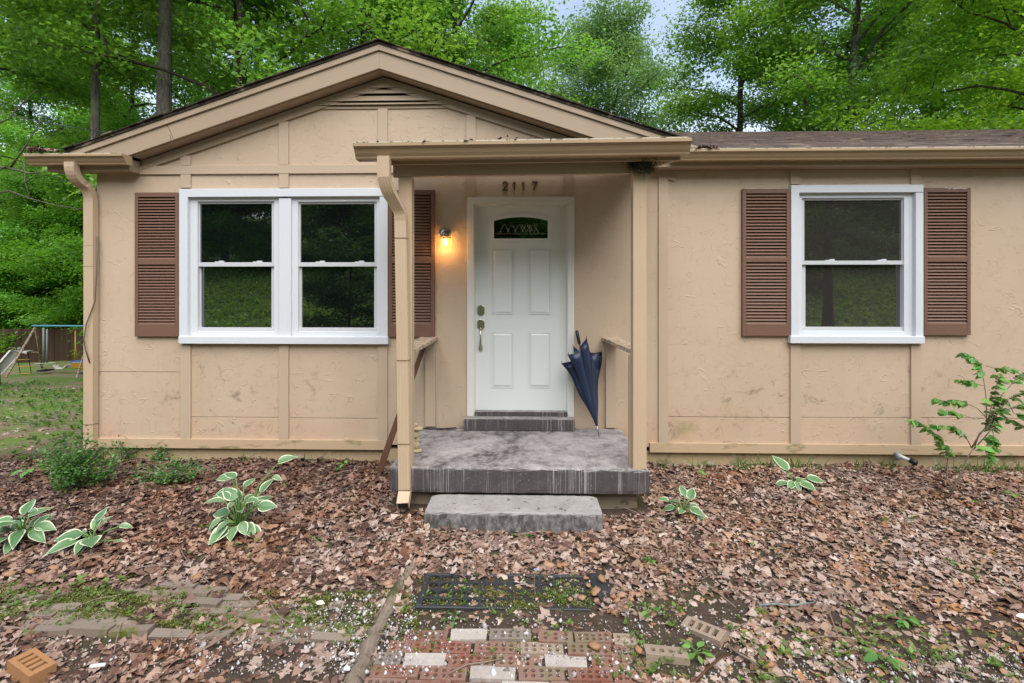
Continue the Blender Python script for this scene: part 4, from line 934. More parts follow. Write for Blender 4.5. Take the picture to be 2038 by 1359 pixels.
# ------------------------------------------------------------------ leaf litter, gravel, weeds
SLB = (sx0-.01, sx1+.01, YP-.03, 0.0); STP = (ax(843,-1.36)-.0, ax(1201,-1.36)+.0, -1.355, YP)
def inside(x, y, r): return (x > r[0]) & (x < r[1]) & (y > r[2]) & (y < r[3])
def vnoise(x, y, f, s): return .5 + .25*(np.sin(x*f*1.3+s) * np.cos(y*f*1.1-s*2) + np.sin(x*f*.6+y*f*.9+s*3))
def density(X, Y):
    Z = hgt(X, Y); px, py = proj(X, Y, Z); d = np.full(X.shape, 1.0)
    pathm = (px > 735 + (1359-py)*.18) & (px < 1265) & (py > 1225); d = np.where(pathm, .075, d)
    matm = (px > 815) & (px < 1190) & (py > 1150) & (py <= 1240); d = np.where(matm, .15, d)
    soilm = ((px-1375)/120)**2 + ((py-1225)/48)**2 < 1; d = np.where(soilm, .16, d)
    s2 = ((px-1330)/110)**2 + ((py-1290)/60)**2 < 1; d = np.where(s2, .12, d)
    edg = (py > 1172) & (py < 1280) & (px < 760); d = np.where(edg, .24 + .42*(vnoise(X, Y, 7, 1) > .50), d)
    fr = (py >= 1280) & (px < 735); d = np.where(fr, np.where(px < 420, .8, .30), d)
    rg = (py > 1230) & (px > 1650); d = np.where(rg, .42 + .4*(vnoise(X, Y, 4, 5) > .5), d)
    rc = (py > 1310) & (px > 1400); d = np.where(rc, .45, d)
    lf = (X < -4.4) & (Y > -.8); d = np.where(lf, np.where(vnoise(X, Y, 1.1, 2) > .46, .75, .25), d)
    d = np.where(inside(X, Y, SLB) | inside(X, Y, STP), 0, d); return d
def place(n, x0, x1, y0, y1, dens=True, scale=1):
    X = rng.uniform(x0, x1, n); Y = rng.uniform(y0, y1, n)
    if dens: k = rng.random(n) < density(X, Y)*scale; X, Y = X[k], Y[k]
    k = ~inside(X, Y, SLB) & ~inside(X, Y, STP) & ~((Y > 0) & (X > XL-.05)); return X[k], Y[k]
PROF = [np.array([.04,.33,.14,.42,.20,.02]), np.array([.05,.24,.12,.44,.14,.03]), np.array([.04,.26,.38,.36,.20,.02]), np.array([.03,.38,.18,.34,.12,.03])]
def leaves(name, X, Y, Z, ln, tilt, mat, parent=None, bias=0.0, smin=.045, seed=0):
    r = np.random.default_rng(seed); n = len(X); S = 6
    t = np.linspace(0, 1, S)[None]; pr = np.stack(PROF)[r.integers(0, 4, n)]
    pr = pr * (1 + r.normal(0, .12, pr.shape)); pr = pr*.86; wl = pr*ln[:, None]; wr = pr*(1+r.normal(0,.15,pr.shape))*ln[:, None]
    curl = r.normal(0, .45, (n, 1)); arch = r.normal(.3, .6, (n, 1)); u = (t-.5)*ln[:, None]
    zc = -arch*u*u/ln[:, None]*1.2; zl = zc + curl*wl*.9 + r.normal(0,.06,wl.shape)*ln[:,None]; zr = zc + curl*wr*.8 + r.normal(0,.06,wl.shape)*ln[:,None]
    mid = np.stack([u, 0*u, zc], -1); L_ = np.stack([u, wl, zl], -1); R_ = np.stack([u, -wr, zr], -1)
    V = np.stack([L_, mid, R_], 2)                          # n,S,3,3
    yaw = r.uniform(0, 2*np.pi, n); a = r.normal(0, tilt, n); bb = r.normal(0, tilt, n)
    cy, sy = np.cos(yaw), np.sin(yaw); O = np.zeros(n); I1 = np.ones(n)
    Rz = np.stack([np.stack([cy,-sy,O],-1), np.stack([sy,cy,O],-1), np.stack([O,O,I1],-1)], 1)
    Rx = np.stack([np.stack([I1,O,O],-1), np.stack([O,np.cos(a),-np.sin(a)],-1), np.stack([O,np.sin(a),np.cos(a)],-1)], 1)
    Ry = np.stack([np.stack([np.cos(bb),O,np.sin(bb)],-1), np.stack([O,I1,O],-1), np.stack([-np.sin(bb),O,np.cos(bb)],-1)], 1)
    M = Rz @ Rx @ Ry; V = np.einsum('nij,nabj->nabi', M, V) + np.stack([X, Y, Z], -1)[:, None, None, :]
    V[..., 2] = np.maximum(V[..., 2], hgt(V[..., 0], V[..., 1]) + .001)
    k = np.arange(S-1); q1 = np.stack([k*3, k*3+1, k*3+4, k*3+3], -1); q2 = np.stack([k*3+1, k*3+2, k*3+5, k*3+4], -1); Q = np.concatenate([q1, q2])
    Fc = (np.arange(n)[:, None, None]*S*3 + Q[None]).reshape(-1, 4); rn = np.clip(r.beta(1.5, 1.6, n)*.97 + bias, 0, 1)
    return link(name, np_mesh(name, V.reshape(-1, 3), Fc, {'rnd': ('FACE', np.repeat(rn, len(Q)))}), mat, parent)
parts_ = [place(72000, -6.2, 5.6, -3.25, -.0), place(11000, -14, -4.3, -1.0, 16)]
X = np.concatenate([p[0] for p in parts_]); Y = np.concatenate([p[1] for p in parts_])
ln = np.clip(rng.lognormal(-3.10, .40, len(X)), .018, .10)*np.where((X > .6) & (rng.random(len(X)) < .6), .72, 1); pile = .002 + .020*rng.random(len(X))**1.5 * np.clip(density(X, Y), .1, 1)
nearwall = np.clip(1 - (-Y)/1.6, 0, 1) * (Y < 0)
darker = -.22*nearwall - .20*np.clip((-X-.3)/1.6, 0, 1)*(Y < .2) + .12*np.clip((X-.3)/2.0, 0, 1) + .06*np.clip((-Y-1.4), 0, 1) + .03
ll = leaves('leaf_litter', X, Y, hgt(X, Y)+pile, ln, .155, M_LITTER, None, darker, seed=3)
ll['kind'] = 'stuff'; ll['label'] = 'brown fallen leaves covering the front yard'
X, Y = np.array([.35,.62,.1,-.3,.75]), np.array([-.9,-.25,-.5,-.15,-.06])
X, Y = place(420, -4.5, 5, -3.0, -.1); vs, fs = [], []
for x, y in zip(X, Y):
    a_ = rng.uniform(0, 6.28); ln_ = rng.uniform(.03, .13); z = h(x, y)+.025+rng.uniform(0,.012); dx, dy = math.cos(a_)*ln_, math.sin(a_)*ln_; r_ = rng.uniform(.0012, .003); o = len(vs); mx_, my_ = x+rng.normal(0,.006), y+rng.normal(0,.006)
    for (px_, py_, pz_) in ((x-dx, y-dy, z), (mx_, my_, z+.006), (x+dx, y+dy, z)): vs += [(px_-dy/ln_*r_, py_+dx/ln_*r_, pz_), (px_, py_, pz_+r_*1.6), (px_+dy/ln_*r_, py_-dx/ln_*r_, pz_)]
    fs += [(o+3*k+j, o+3*k+j+1, o+3*k+j+4, o+3*k+j+3) for k in (0,1) for j in (0,1)]
o = link('twigs', np_mesh('twigs', np.array(vs), np.array(fs)), M_TWIG); o['kind'] = 'stuff'; o['label'] = 'tiny broken twigs among the fallen leaves'
# gravel
OCT = np.array([(1,0,0),(-1,0,0),(0,1,0),(0,-1,0),(0,0,1),(0,0,-1)], float); OF = np.array([(0,2,4),(2,1,4),(1,3,4),(3,0,4),(2,0,5),(1,2,5),(3,1,5),(0,3,5)])
GX, GY = [], []
for n, (u0, u1, v0, v1) in ((900,(660,830,1190,1359)),(330,(560,760,1215,1285)),(450,(380,720,1280,1359)),(1000,(760,1270,1235,1359)),(800,(1560,2038,1280,1359)),(420,(1240,1480,1200,1359)),(130,(820,1190,1140,1230)),(160,(0,400,1280,1359)),(90,(1000,1700,1060,1200)),(60,(1080,1290,1110,1240))):
    u = rng.uniform(u0, u1, n); v = rng.uniform(v0, v1, n)
    for a, c in zip(u, v): g_ = gat(a, c); GX.append(g_.x); GY.append(g_.y)
GX, GY = np.array(GX), np.array(GY); n = len(GX); sz = rng.lognormal(-5.5, .5, n)
V = OCT[None] * rng.uniform(.5, 1.2, (n, 6, 1)) * sz[:, None, None] + np.stack([GX, GY, hgt(GX, GY)+.010+sz*.4], -1)[:, None]; V += rng.normal(0, .15, V.shape)*sz[:, None, None]
gr_ = link('gravel', np_mesh('gravel', V.reshape(-1,3), (np.arange(n)[:,None,None]*6 + OF[None]).reshape(-1,3), {'rnd': ('FACE', np.repeat(np.clip(rng.beta(2.2,1.4,n),0,1), 8))}), M_GRAV); gr_['kind'] = 'stuff'; gr_['label'] = 'small white and grey gravel beside the brick path'
# weeds: rosettes of small leaves
def rosettes(name, C, nl, r0, mat, seed, lift=.5):
    r = np.random.default_rng(seed); n = len(C); N = n*nl; c = np.repeat(C, nl, 0); rr = np.repeat(r0, nl)*r.uniform(.5, 1.2, N); ya = r.uniform(0, 2*np.pi, N); el = r.uniform(.05, lift, N)
    d = np.stack([np.cos(ya)*np.cos(el), np.sin(ya)*np.cos(el), np.sin(el)], -1); s = np.stack([-np.sin(ya), np.cos(ya), 0*ya], -1); up = np.cross(d, s)
    l = rr[:, None]; off = c + d*l*r.uniform(.3, 1.0, (N,1))
    V = np.stack([off - d*l*.5, off + s*l*.34 - up*l*.08, off + d*l*.55 - up*l*.12*np.sign(up[:, 2:3]), off - s*l*.34 - up*l*.08], 1)
    Fc = np.concatenate([np.arange(N)[:,None]*4 + np.array([[0,3,2]]), np.arange(N)[:,None]*4 + np.array([[0,2,1]])])
    o = link(name, np_mesh(name, V.reshape(-1,3), Fc, {'rnd': ('FACE', np.tile(r.random(N), 2))}), mat); o['kind'] = 'stuff'; return o
WX = []
for n, (u0, u1, v0, v1) in ((200,(1700,2038,1230,1345)),(120,(1480,1800,1210,1359)),(170,(0,260,1170,1260)),(150,(200,740,1195,1290)),(90,(1240,1420,1270,1359)),(60,(690,860,1180,1300)),(90,(820,1180,1160,1240)),(22,(1000,1280,1240,1359)),(40,(1260,1320,1190,1240)),(40,(1300,2030,960,1200)),(26,(0,700,1000,1180))):
    cl = [(rng.uniform(u0,u1), rng.uniform(v0,v1)) for _ in range(max(3, n//9))]
    for _ in range(n):
        a, c = cl[int(rng.integers(len(cl)))]; a += rng.normal(0, 30); c += rng.normal(0, 13)
        if v1+12 > c > v0-14: g_ = gat(a, max(c, 940)); WX.append(g_ + Vector((0,0,.02)))
WX = np.array(WX); wd_ = rosettes('weeds', WX, 6, rng.lognormal(-4.35, .4, len(WX)), M_SPROUT, 5, .9); wd_['label'] = 'small bright green weeds scattered over the soil and gravel'
MX = []
for n, (u0, u1, v0, v1) in ((1500,(830,1175,1152,1222)),(3200,(0,300,1180,1268)),(3200,(300,760,1185,1278)),(260,(770,830,1150,1260)),(500,(740,1260,1260,1359))):
    cl = [(rng.uniform(u0,u1), rng.uniform(v0,v1)) for _ in range(max(4, n//70))]
    for _ in range(n):
        a, c = cl[int(rng.integers(len(cl)))]; a = min(max(a + rng.normal(0, 17), u0), u1); c = min(max(c + rng.normal(0, 5), v0), v1); g_ = gat(a, c); MX.append(g_ + Vector((0,0,.006)))
MX = np.array(MX); o = rosettes('moss', MX, 6, rng.uniform(.004, .011, len(MX)), M_MOSS, 9, 1.4); o['label'] = 'olive moss growing in the mat cells and between old bricks'
# lawn ground cover left of the house
X = rng.uniform(-16, -4.5, 9000); Y = rng.uniform(-.9, 18, 9000); k = (vnoise(X, Y, 1.1, 2) < .50) & ~((Y > 0) & (X > XL-.05)); X, Y = X[k], Y[k]
o = rosettes('ground_cover', np.stack([X, Y, hgt(X, Y)+.02], -1), 5, rng.uniform(.03, .085, len(X)), M_COVER, 6, 1.2); o['label'] = 'low green ground cover on the side yard'
X = rng.uniform(-26, 26, 16000); Y = rng.uniform(-34, -14.5, 16000)
o = rosettes('grass_field', np.stack([X, Y, hgt(X, Y)+.03], -1), 5, rng.uniform(.10, .26, len(X)), M_SPROUT, 8, 1.4); o.data.materials.clear(); o.data.materials.append(M_BANK); o['label'] = 'rough green grass on the bank across the drive'
# grass blades under the wall
gb = []
for u0, u1, n in ((1300,1420,12),(1460,1650,60),(1700,1790,14),(1860,2038,60),(230,360,14),(480,500,5),(600,640,5)):
    for _ in range(n): gb.append(rng.uniform(u0, u1))
vs, fs = [], []
for u in gb:
    p = at(u, 900, -.05 - rng.uniform(0, .10)); p.z = h(p.x, p.y) + .0; hh = rng.uniform(.08, .20); dx, dy = rng.normal(0, .05), rng.normal(-.02, .03); o = len(vs)
    for k in range(4):
        t = k/3; wdt = .0065*(1-t*.9); c = p + Vector((dx*t*t*1.6, dy*t*t, hh*(t - .25*t*t))); vs += [(c.x-wdt, c.y, c.z), (c.x+wdt, c.y, c.z)]
    fs += [(o+2*k, o+2*k+1, o+2*k+3, o+2*k+2) for k in range(3)]
gz_ = link('grass', np_mesh('grass', np.array(vs), np.array(fs), {'rnd': ('FACE', rng.random(len(fs))*.5)}), M_SAP); gz_['kind'] = 'stuff'; gz_['label'] = 'thin grass blades along the foundation'

# ------------------------------------------------------------------ hostas
def hosta_leaf(L, W, fold, droop):
    S, C = 9, 6; V, E = [], []
    for i in range(S):
        t = i/(S-1); wv = W/2 * (math.sin(math.pi*min(1, t*1.02+.02)**.72))**.85 * (1.0 if t < .99 else .02)
        for j in range(C+1):
            s = j/C*2-1; ww = abs(s)
            V.append((t*L*(1-.10*droop*t), s*wv*(1-.1*fold), fold*ww*wv*.75 - droop*L*t*t*.45 + .006*math.sin(t*12+s*2)*ww))
            E.append(max(ww*1.0, (t-.72)/.28 if t > .72 else 0, (.08-t)/.08*.5))
    Fc = [(i*(C+1)+j, (i+1)*(C+1)+j, (i+1)*(C+1)+j+1, i*(C+1)+j+1) for i in range(S-1) for j in range(C)]
    return np_mesh('leaf', np.array(V), np.array(Fc), {'edge': ('POINT', E)}, True)
HL = [hosta_leaf(1, .66, .30, .5), hosta_leaf(1, .60, .4, .8), hosta_leaf(1, .74, .2, .3), hosta_leaf(1, .56, .45, .6)]
def hosta(px, py, specs, label):
    base = gat(px, py); root = thing('hosta', label, 'plant', base, 'variegated hostas by the house'); st = MB()
    for (dx, dz, dy, ln_, head, pit) in specs:        # leaf base offset, length, heading, pitch
        p = Vector((dx, dy, dz)); o = link('leaf', HL[int(rng.integers(4))], M_HOSTA, root, p, Euler((rng.uniform(-.25,.25) + .45*math.cos(R(head)), -R(pit-8), R(head)))); o.scale = (ln_*1.10, ln_*1.0, ln_*1.1)
        st.tube([base + Vector((dx*.12, dy*.12, -.01)), base + Vector((dx*.45, dy*.45, dz*.7)), base + p], [.006, .005, .0035], 6)
    obj('stem', st, M_STEM, root, True)
def ring(n, r, z, ln_, pit, seed, a0=0, a1=360, tall=0):
    q = random.Random(seed); out = []
    for i in range(n):
        a = a0 + (a1-a0)*(i+.5)/n + q.uniform(-14, 14); rr = r*q.uniform(.6, 1.15); out.append((rr*math.cos(R(a)), z*q.uniform(.5, 1.25), rr*math.sin(R(a))*.9, ln_*q.uniform(.75, 1.15), a + q.uniform(-15, 15), q.uniform(*pit)))
    return out
hosta(45, 1092, ring(12, .08, .10, .145, (-15, 22), 1) + ring(8, .05, .16, .135, (15, 60), 2), 'variegated hosta clump cut by the left photo edge')
hosta(185, 1092, ring(9, .09, .07, .14, (-22, 18), 3, 140, 310) + ring(3, .03, .12, .12, (40, 75), 4, 40, 120) + [(.16, .10, .03, .075, 10, 10), (.19, .03, -.02, .06, 0, -10)], 'sprawling variegated hosta second from the left edge')
hosta(478, 1062, ring(12, .11, .09, .125, (-28, 12), 5, 150, 350) + ring(11, .09, .19, .12, (0, 40), 6) + ring(5, .05, .30, .12, (15, 60), 7, 60, 200) + [(.13, .17, 0, .12, 5, 10), (.13, .25, .04, .12, 60, 60), (.12, .37, .30, .13, 20, 35), (.10, .28, .26, .075, -10, 0), (-.12, .33, .10, .14, 175, 10), (-.13, .24, .08, .15, 185, 0)], 'tallest and leafiest variegated hosta between left window and timber')
hosta(1360, 1018, ring(5, .06, .07, .115, (-15, 25), 8) + [(-.10, .08, .03, .09, 150, 20), (.02, .12, .02, .10, 100, 50), (.05, .11, 0, .10, 60, 45), (.09, .02, -.06, .11, -50, -15)], 'small pale variegated hosta right of the concrete step')
hosta(1580, 962, ring(7, .07, .06, .12, (-15, 20), 9, 180, 400) + [(-.04, .13, .02, .16, 120, 45), (-.06, .12, .02, .14, 110, 40), (.1, .08, -.02, .14, -10, 5)], 'variegated hosta close to wall below the single window')
# ------------------------------------------------------------------ sapling, shrubs, seedlings
def simple_leaf(name, wd, S=6):
    V = []; 
    for i in range(S):
        t = i/(S-1); wv = wd/2*math.sin(math.pi*t**.8)
        V += [(t, wv, .12*wv - .15*t*t), (t, 0, -.15*t*t), (t, -wv, .12*wv - .15*t*t)]
    Fc = [(i*3+j, i*3+j+1, (i+1)*3+j+1, (i+1)*3+j) for i in range(S-1) for j in range(2)]
    return np_mesh(name, np.array(V), np.array(Fc), {'rnd': ('FACE', np.full(len(Fc), .5))}, True)
SL = []
for i, (wd, rv) in enumerate(((.46,.2),(.52,.5),(.42,.75),(.5,.95))):
    m = simple_leaf('leaf', wd); m.attributes['rnd'].data.foreach_set('value', np.full(len(m.polygons), rv, np.float32)); SL.append(m)
def z7(a, c): return 1780 + a/3.775, 680 + c/3.775
sb = gat(1892.6, 987.3); sap = thing('sapling', 'leggy leafy green sapling before the wall at right', 'shrub', sb)
def spt(a, c, dy=0): u, v = z7(a, c); return at(u, v, sb.y + dy)
BR = [([(425,1160),(470,1060),(500,980),(545,880),(585,800)], .011, 0), ([(585,800),(640,700),(690,620),(715,520),(760,400),(775,240)], .006, .02), ([(600,780),(650,690),(700,640),(740,560),(760,500)], .006, -.05), ([(590,810),(660,740),(720,660),(780,560),(860,430),(974,380),(1060,330)], .005, -.12), ([(750,560),(850,585),(920,620),(1000,665)], .004, -.1), ([(690,610),(672,400),(668,260),(650,170),(600,110),(525,85)], .004, .08),
      ([(700,580),(620,500),(560,470),(500,445),(400,450),(300,425)], .004, .1), ([(585,800),(550,740),(520,700),(450,635),(340,640)], .004, -.06), ([(690,570),(600,580),(500,545),(430,520),(350,520)], .003, .0), ([(430,1110),(395,1040),(400,860),(350,740),(270,660),(200,610),(135,590)], .005, .05), ([(740,500),(820,400),(880,300),(930,250),(1010,230)], .004, .1), ([(670,330),(600,310),(540,290),(470,290)], .003, .06), ([(690,180),(760,200),(830,200),(900,210)], .003, .08), ([(620,790),(680,800),(700,860),(730,910)], .003, -.1), ([(730,620),(740,700),(750,800)], .003, -.12), ([(800,520),(880,500),(960,480),(1050,500)], .004, .0), ([(850,450),(900,540),(960,560),(1040,570)], .003, -.15), ([(430,1160),(450,1190),(475,1215)], .006, -.06)]
st = MB(); nl = 0
for P, r0, dy in BR:
    pts = [spt(a, c, dy*i/(len(P)-1)) + Vector((0, rng.normal(0,.008), 0)) for i, (a, c) in enumerate(P)]; st.tube(pts, [r0*(1-.7*i/(len(P)-1)) for i in range(len(P))], 6)
    if r0 > .010 or P[0][1] > 1150: continue
    cum = 0
    for i in range(len(pts)-1):
        seg = pts[i+1]-pts[i]; m = max(1, int(seg.length/.0105)); frac0 = i/(len(pts)-1)
        if frac0 < .30: continue
        for k in range(m):
            for sgn in ((-1, 1) if rng.random() < .62 else (1,)):
                p = pts[i] + seg*(k+rng.random())/m; hd = math.atan2(seg.y*.3, seg.x) + sgn*rng.uniform(.4, 1.3); L = rng.uniform(.045, .085)
                o = link('leaf', SL[int(rng.integers(4))], M_SAP, sap, p - sb, Euler((rng.uniform(-.3,1.0)*(1 if math.cos(hd) > 0 else -1), rng.uniform(-.2,.6), hd + rng.normal(0, .4)))); o.scale = (L, L*1.15, L); nl += 1
big = spt(700, 455, -.14)
for (a, c, L, hd) in ((650,440,.10,-.1),(790,285,.085,-.2),(830,300,.07,.3),(610,790,.09,0),(660,800,.09,-.4)):
    o = link('leaf', SL[3], M_SAP, sap, spt(a, c, -.14) - sb, Euler((.5, .1, hd))); o.scale = (L, L*1.2, L)
obj('stem', st, M_TWIG, sap, True)
def bush(name, label, px, py, rx, rz, ry, n, lsz, mat, sp, seed, cat='shrub'):
    r = np.random.default_rng(seed); g_ = gat(px, py); root = thing(name, label, cat, g_); ns = sp; tips = []; b = MB()
    for i in range(ns):
        a = r.uniform(0, 2*np.pi); q_ = r.random()**.6; t = Vector((rx*q_*math.cos(a), ry*q_*math.sin(a), rz*r.uniform(.45, 1.0)*(1-.45*q_*q_))); b.tube([g_, g_ + t*.5 + Vector((0,0,rz*.12)), g_ + t], [.005, .004, .002], 4); tips.append(t)
    obj('stem', b, M_TWIG, root)
    T = np.array(tips); c = T[r.integers(0, ns, n)]*r.uniform(.45, 1.08, (n,1)) + r.normal(0, lsz*1.3, (n,3)); c[:,2] = np.abs(c[:,2])
    d = r.normal(0, 1, (n,3)); d[:,2] = d[:,2]*.4+.2; d /= np.linalg.norm(d, axis=1)[:,None]; s = np.cross(d, np.array([0,0,1.]) + r.normal(0,.5,(n,3))); s /= np.linalg.norm(s, axis=1)[:,None]; nn = np.cross(s, d)
    l = (lsz*r.uniform(.7, 1.3, n))[:,None]
    V = np.stack([c-d*l*.5, c+s*l*.3+nn*l*.08, c+d*l*.5, c-s*l*.3+nn*l*.08], 1).reshape(-1,3)
    Fc = np.concatenate([np.arange(n)[:,None]*4+np.array([[0,3,2]]), np.arange(n)[:,None]*4+np.array([[0,2,1]])])
    link('foliage', np_mesh('foliage', V, Fc, {'rnd': ('FACE', np.tile(r.random(n), 2))}), mat, root)
bush('boxwood_shrub', 'dense dark green boxwood shrub at left house corner', 150, 982, .34, .46, .24, 3600, .026, M_BOX, 34, 11)
bush('boxwood_sprig', 'thin upright boxwood sprig against the left wall foot', 245, 925, .13, .22, .08, 260, .024, M_BOX, 9, 12, 'plant')
bush('boxwood_runner', 'straggling low boxwood spreading over leaves below left shutter', 345, 965, .36, .20, .16, 1000, .026, M_BOX, 22, 13)
bush('boxwood_sprig', 'small boxwood sprig close to wall under left window', 320, 925, .10, .20, .06, 200, .024, M_BOX, 7, 14, 'plant')
def seedling(px, py, n, L, ht, mat, label, seed):
    q = random.Random(seed); g_ = gat(px, py); root = thing('seedling', label, 'seedling', g_); b = MB()
    for i in range(n):
        a = 2*math.pi*i/n + q.uniform(-.5, .5); z = ht*q.uniform(.5, 1.05); p = Vector((.35*L*math.cos(a), .35*L*math.sin(a), z)); b.tube([g_, g_ + Vector((0,0,z*.6)), g_ + p], [.0022, .002, .0012], 4)
        o = link('leaf', SL[q.randrange(4)], mat, root, p, Euler((q.uniform(-.4,.4), q.uniform(-.2,.35), a))); s_ = .78*L*q.uniform(.7, 1.2); o.scale = (s_, s_, s_)
    obj('stem', b, M_STEM, root, True)
seedling(685, 940, 9, .075, .10, M_SPROUT, 'bright green seedling under the left window by stake', 1)
seedling(60, 965, 11, .13, .12, M_SPROUT, 'broad leaved bright green weed left of the boxwood', 2)
seedling(1396, 960, 9, .05, .12, M_YELL, 'yellow green seedling between porch and hosta near wall', 3)
seedling(1293, 1118, 7, .045, .04, M_SPROUT, 'tiny pale green sprout on leaves right of step', 4)
seedling(1040, 1072, 2, .08, .03, M_SPROUT, 'single round green leaf plant below the concrete step', 5)
seedling(1038, 1040, 5, .11, .10, M_SAP, 'grassy tuft growing against front of concrete step', 6)
seedling(2012, 985, 8, .06, .10, M_YELL, 'bright yellow green fern sprout near right edge', 7)
seedling(1945, 995, 6, .045, .04, M_SPROUT, 'small green sprout at foot of the sapling', 8)
seedling(905, 1240, 5, .07, .03, M_SPROUT, 'flat lobed green weed before the rubber mat', 9)
seedling(1385, 1300, 9, .075, .05, M_SPROUT, 'leafy green weed between the two sunken bricks', 10)
seedling(1290, 1225, 7, .07, .06, M_YELL, 'pale grass sprout on soil right of rubber scrap', 11)
seedling(1760, 1315, 9, .08, .07, M_SPROUT, 'upright green weed on gravel at lower right', 12)
seedling(1795, 1225, 7, .07, .04, M_SPROUT, 'green weed tuft among leaves in right yard', 13)
seedling(575, 968, 4, .07, .02, M_SAP, 'dark green ivy leaf sprig on leaves below window', 14)
seedling(402, 985, 5, .05, .05, M_SAP, 'small ivy sprig left of the tallest hosta', 15)
seedling(630, 1082, 4, .04, .02, M_SPROUT, 'tiny sprout on leaves between hosta and timber', 16)
seedling(1735, 1052, 3, .09, .01, M_SAP, 'dark oval green leaf lying flat in right yard', 17)
seedling(1890, 1108, 4, .05, .03, M_SPROUT, 'small sprout on leaves below the sapling', 18)
# fallen leaves caught on gutters
def debris(px, py, Y, n, sp, label, seed):
    r = np.random.default_rng(seed); c = at(px, py, Y); X = c.x + r.normal(0, sp, n); Yv = Y + r.normal(0, .03, n); Zv = c.z + r.uniform(0, .03, n)*np.clip(1-np.abs(X-c.x)/(2.2*sp), .1, 1)
    o = leaves('leaf_debris', X, Yv, Zv, r.uniform(.02, .05, n), .5, M_LITTER, None, -.12, seed=seed); o['kind'] = 'stuff'; o['label'] = label
debris(82, 300, -.25, 90, .09, 'brown leaves heaped on the left gutter end', 21); debris(1400, 297, -.24, 110, .07, 'brown leaves caught between porch gutter and roof', 22); debris(1000, 283, -1.25, 30, .42, 'leaf bits and moss along the porch gutter', 23)
# ------------------------------------------------------------------ swing set and fence
sg = thing('swing_set', 'rusty old swing set with slide and blue top bar', 'swing set', at(75, 745, 15.5))
def gp(px, py, Y=15.5): return at(px, py, Y)
def rod(name, P, r, mat): return obj(name, MB().tube([gp(*p) for p in P], r, 8), mat, sg, True)
rod('top_bar', [(64,648),(240,649)], .035, M_BLUEBAR)
rod('leg', [(70,652,15.5),(9,756,13.6)], .042, M_RUST); rod('leg', [(71,652,15.5),(84,732,17.4)], .045, M_RUST); rod('leg', [(172,690,15.5),(152,753,13.6)], .03, M_RUST)
rod('brace', [(38,701),(78,701)], .02, M_RUST)
for py, a, c in ((715,36,60),(729,36,62),(743,40,63)): rod('rung', [(a,py+1),(c,py)], .02, M_YEL)
rod('ladder_rail', [(34,702),(42,752)], .014, M_DARK); rod('ladder_rail', [(56,700),(63,748)], .014, M_DARK)
b = MB(); A, B = [gp(58,697,15.2), gp(38,699,15.2), gp(18,700,15.0)], None
SP = [(60,698,15.4),(40,698,15.3),(25,704,15.0),(0,732,14.4),(-25,757,14.0)]
b.sweep([gp(*p) for p in SP], [(-.2,0),(.2,0),(.2,.1),(.17,.1),(.17,.03),(-.17,.03),(-.17,.1),(-.2,.1)], None, (0,1,0)); obj('slide', b, M_SLIDE, sg, bevel=.01)
rod('handrail', [(13,697),(17,692),(30,692),(33,698)], .012, M_RUST); obj('knob', MB().blob(gp(39,694,15.2), (.07,.07,.07), 10, 7), M_GREY, sg, True)
rod('hanger', [(87,652),(87,722)], .04, M_GREY); rod('hanger', [(94,655),(94,722)], .035, M_GREY)
rod('foot_bar', [(69,724),(110,722)], .02, M_SLIDE); rod('foot_bar', [(70,728),(98,728)], .012, M_GREY)
obj('glider_seat', MB().box(gp(82,736).x, gp(99,736).x, 15.3, 15.7, gp(90,738).z, gp(90,735.5).z), M_BLACK, sg)
b = MB(); b.sweep([gp(110,726), gp(115,732), gp(121,733), gp(129,732), gp(136,726)], [(-.1,-.02),(.1,-.02),(.1,.02),(-.1,.02)], None, (0,1,0)); obj('belt_seat', b, M_SLIDE, sg)
rod('chain', [(112,726),(117,720),(123,722)], .012, M_RUST)
rod('chain', [(150,659),(150,690),(148,722)], .018, M_YEL); rod('chain', [(150,659),(151,690),(154,716)], .018, M_YEL)
b = MB(); b.hull8([gp(146,733,15.2), gp(176,735,15.2), gp(176,735,15.7), gp(146,733,15.7)], [gp(144,721,15.15), gp(180,721,15.15), gp(180,721,15.75), gp(144,721,15.75)]); obj('bucket_seat', b, M_AMB, sg, bevel=.03)
b = MB(); b.box(gp(152,718).x, gp(180,718).x, 15.2, 15.6, gp(160,719.5).z, gp(160,717).z); obj('bucket_rim', b, M_BLUEP, sg)
fy = 20.0; f0 = at(-60, 735, fy); fn = thing('board_fence', 'dark weathered board privacy fence behind the swing set', 'fence', (f0.x, fy, f0.z))
pm = MB().box(0, .142, 0, .02, 0, 1.95).mesh('fence_board')
for i in range(62):
    x = f0.x + i*.148; link('fence_board', pm, M_FENCE, fn, (x-f0.x, rng.uniform(-.008,.008), hgt(x, fy)-f0.z-.05+rng.uniform(-.03,.03)-.012*i*.5), (0, rng.uniform(-.008,.008), 0))
for z in (.4, 1.5): obj('rail', MB().box(f0.x, f0.x+9.1, fy+.03, fy+.07, f0.z+z, f0.z+z+.09), M_FENCE, fn)

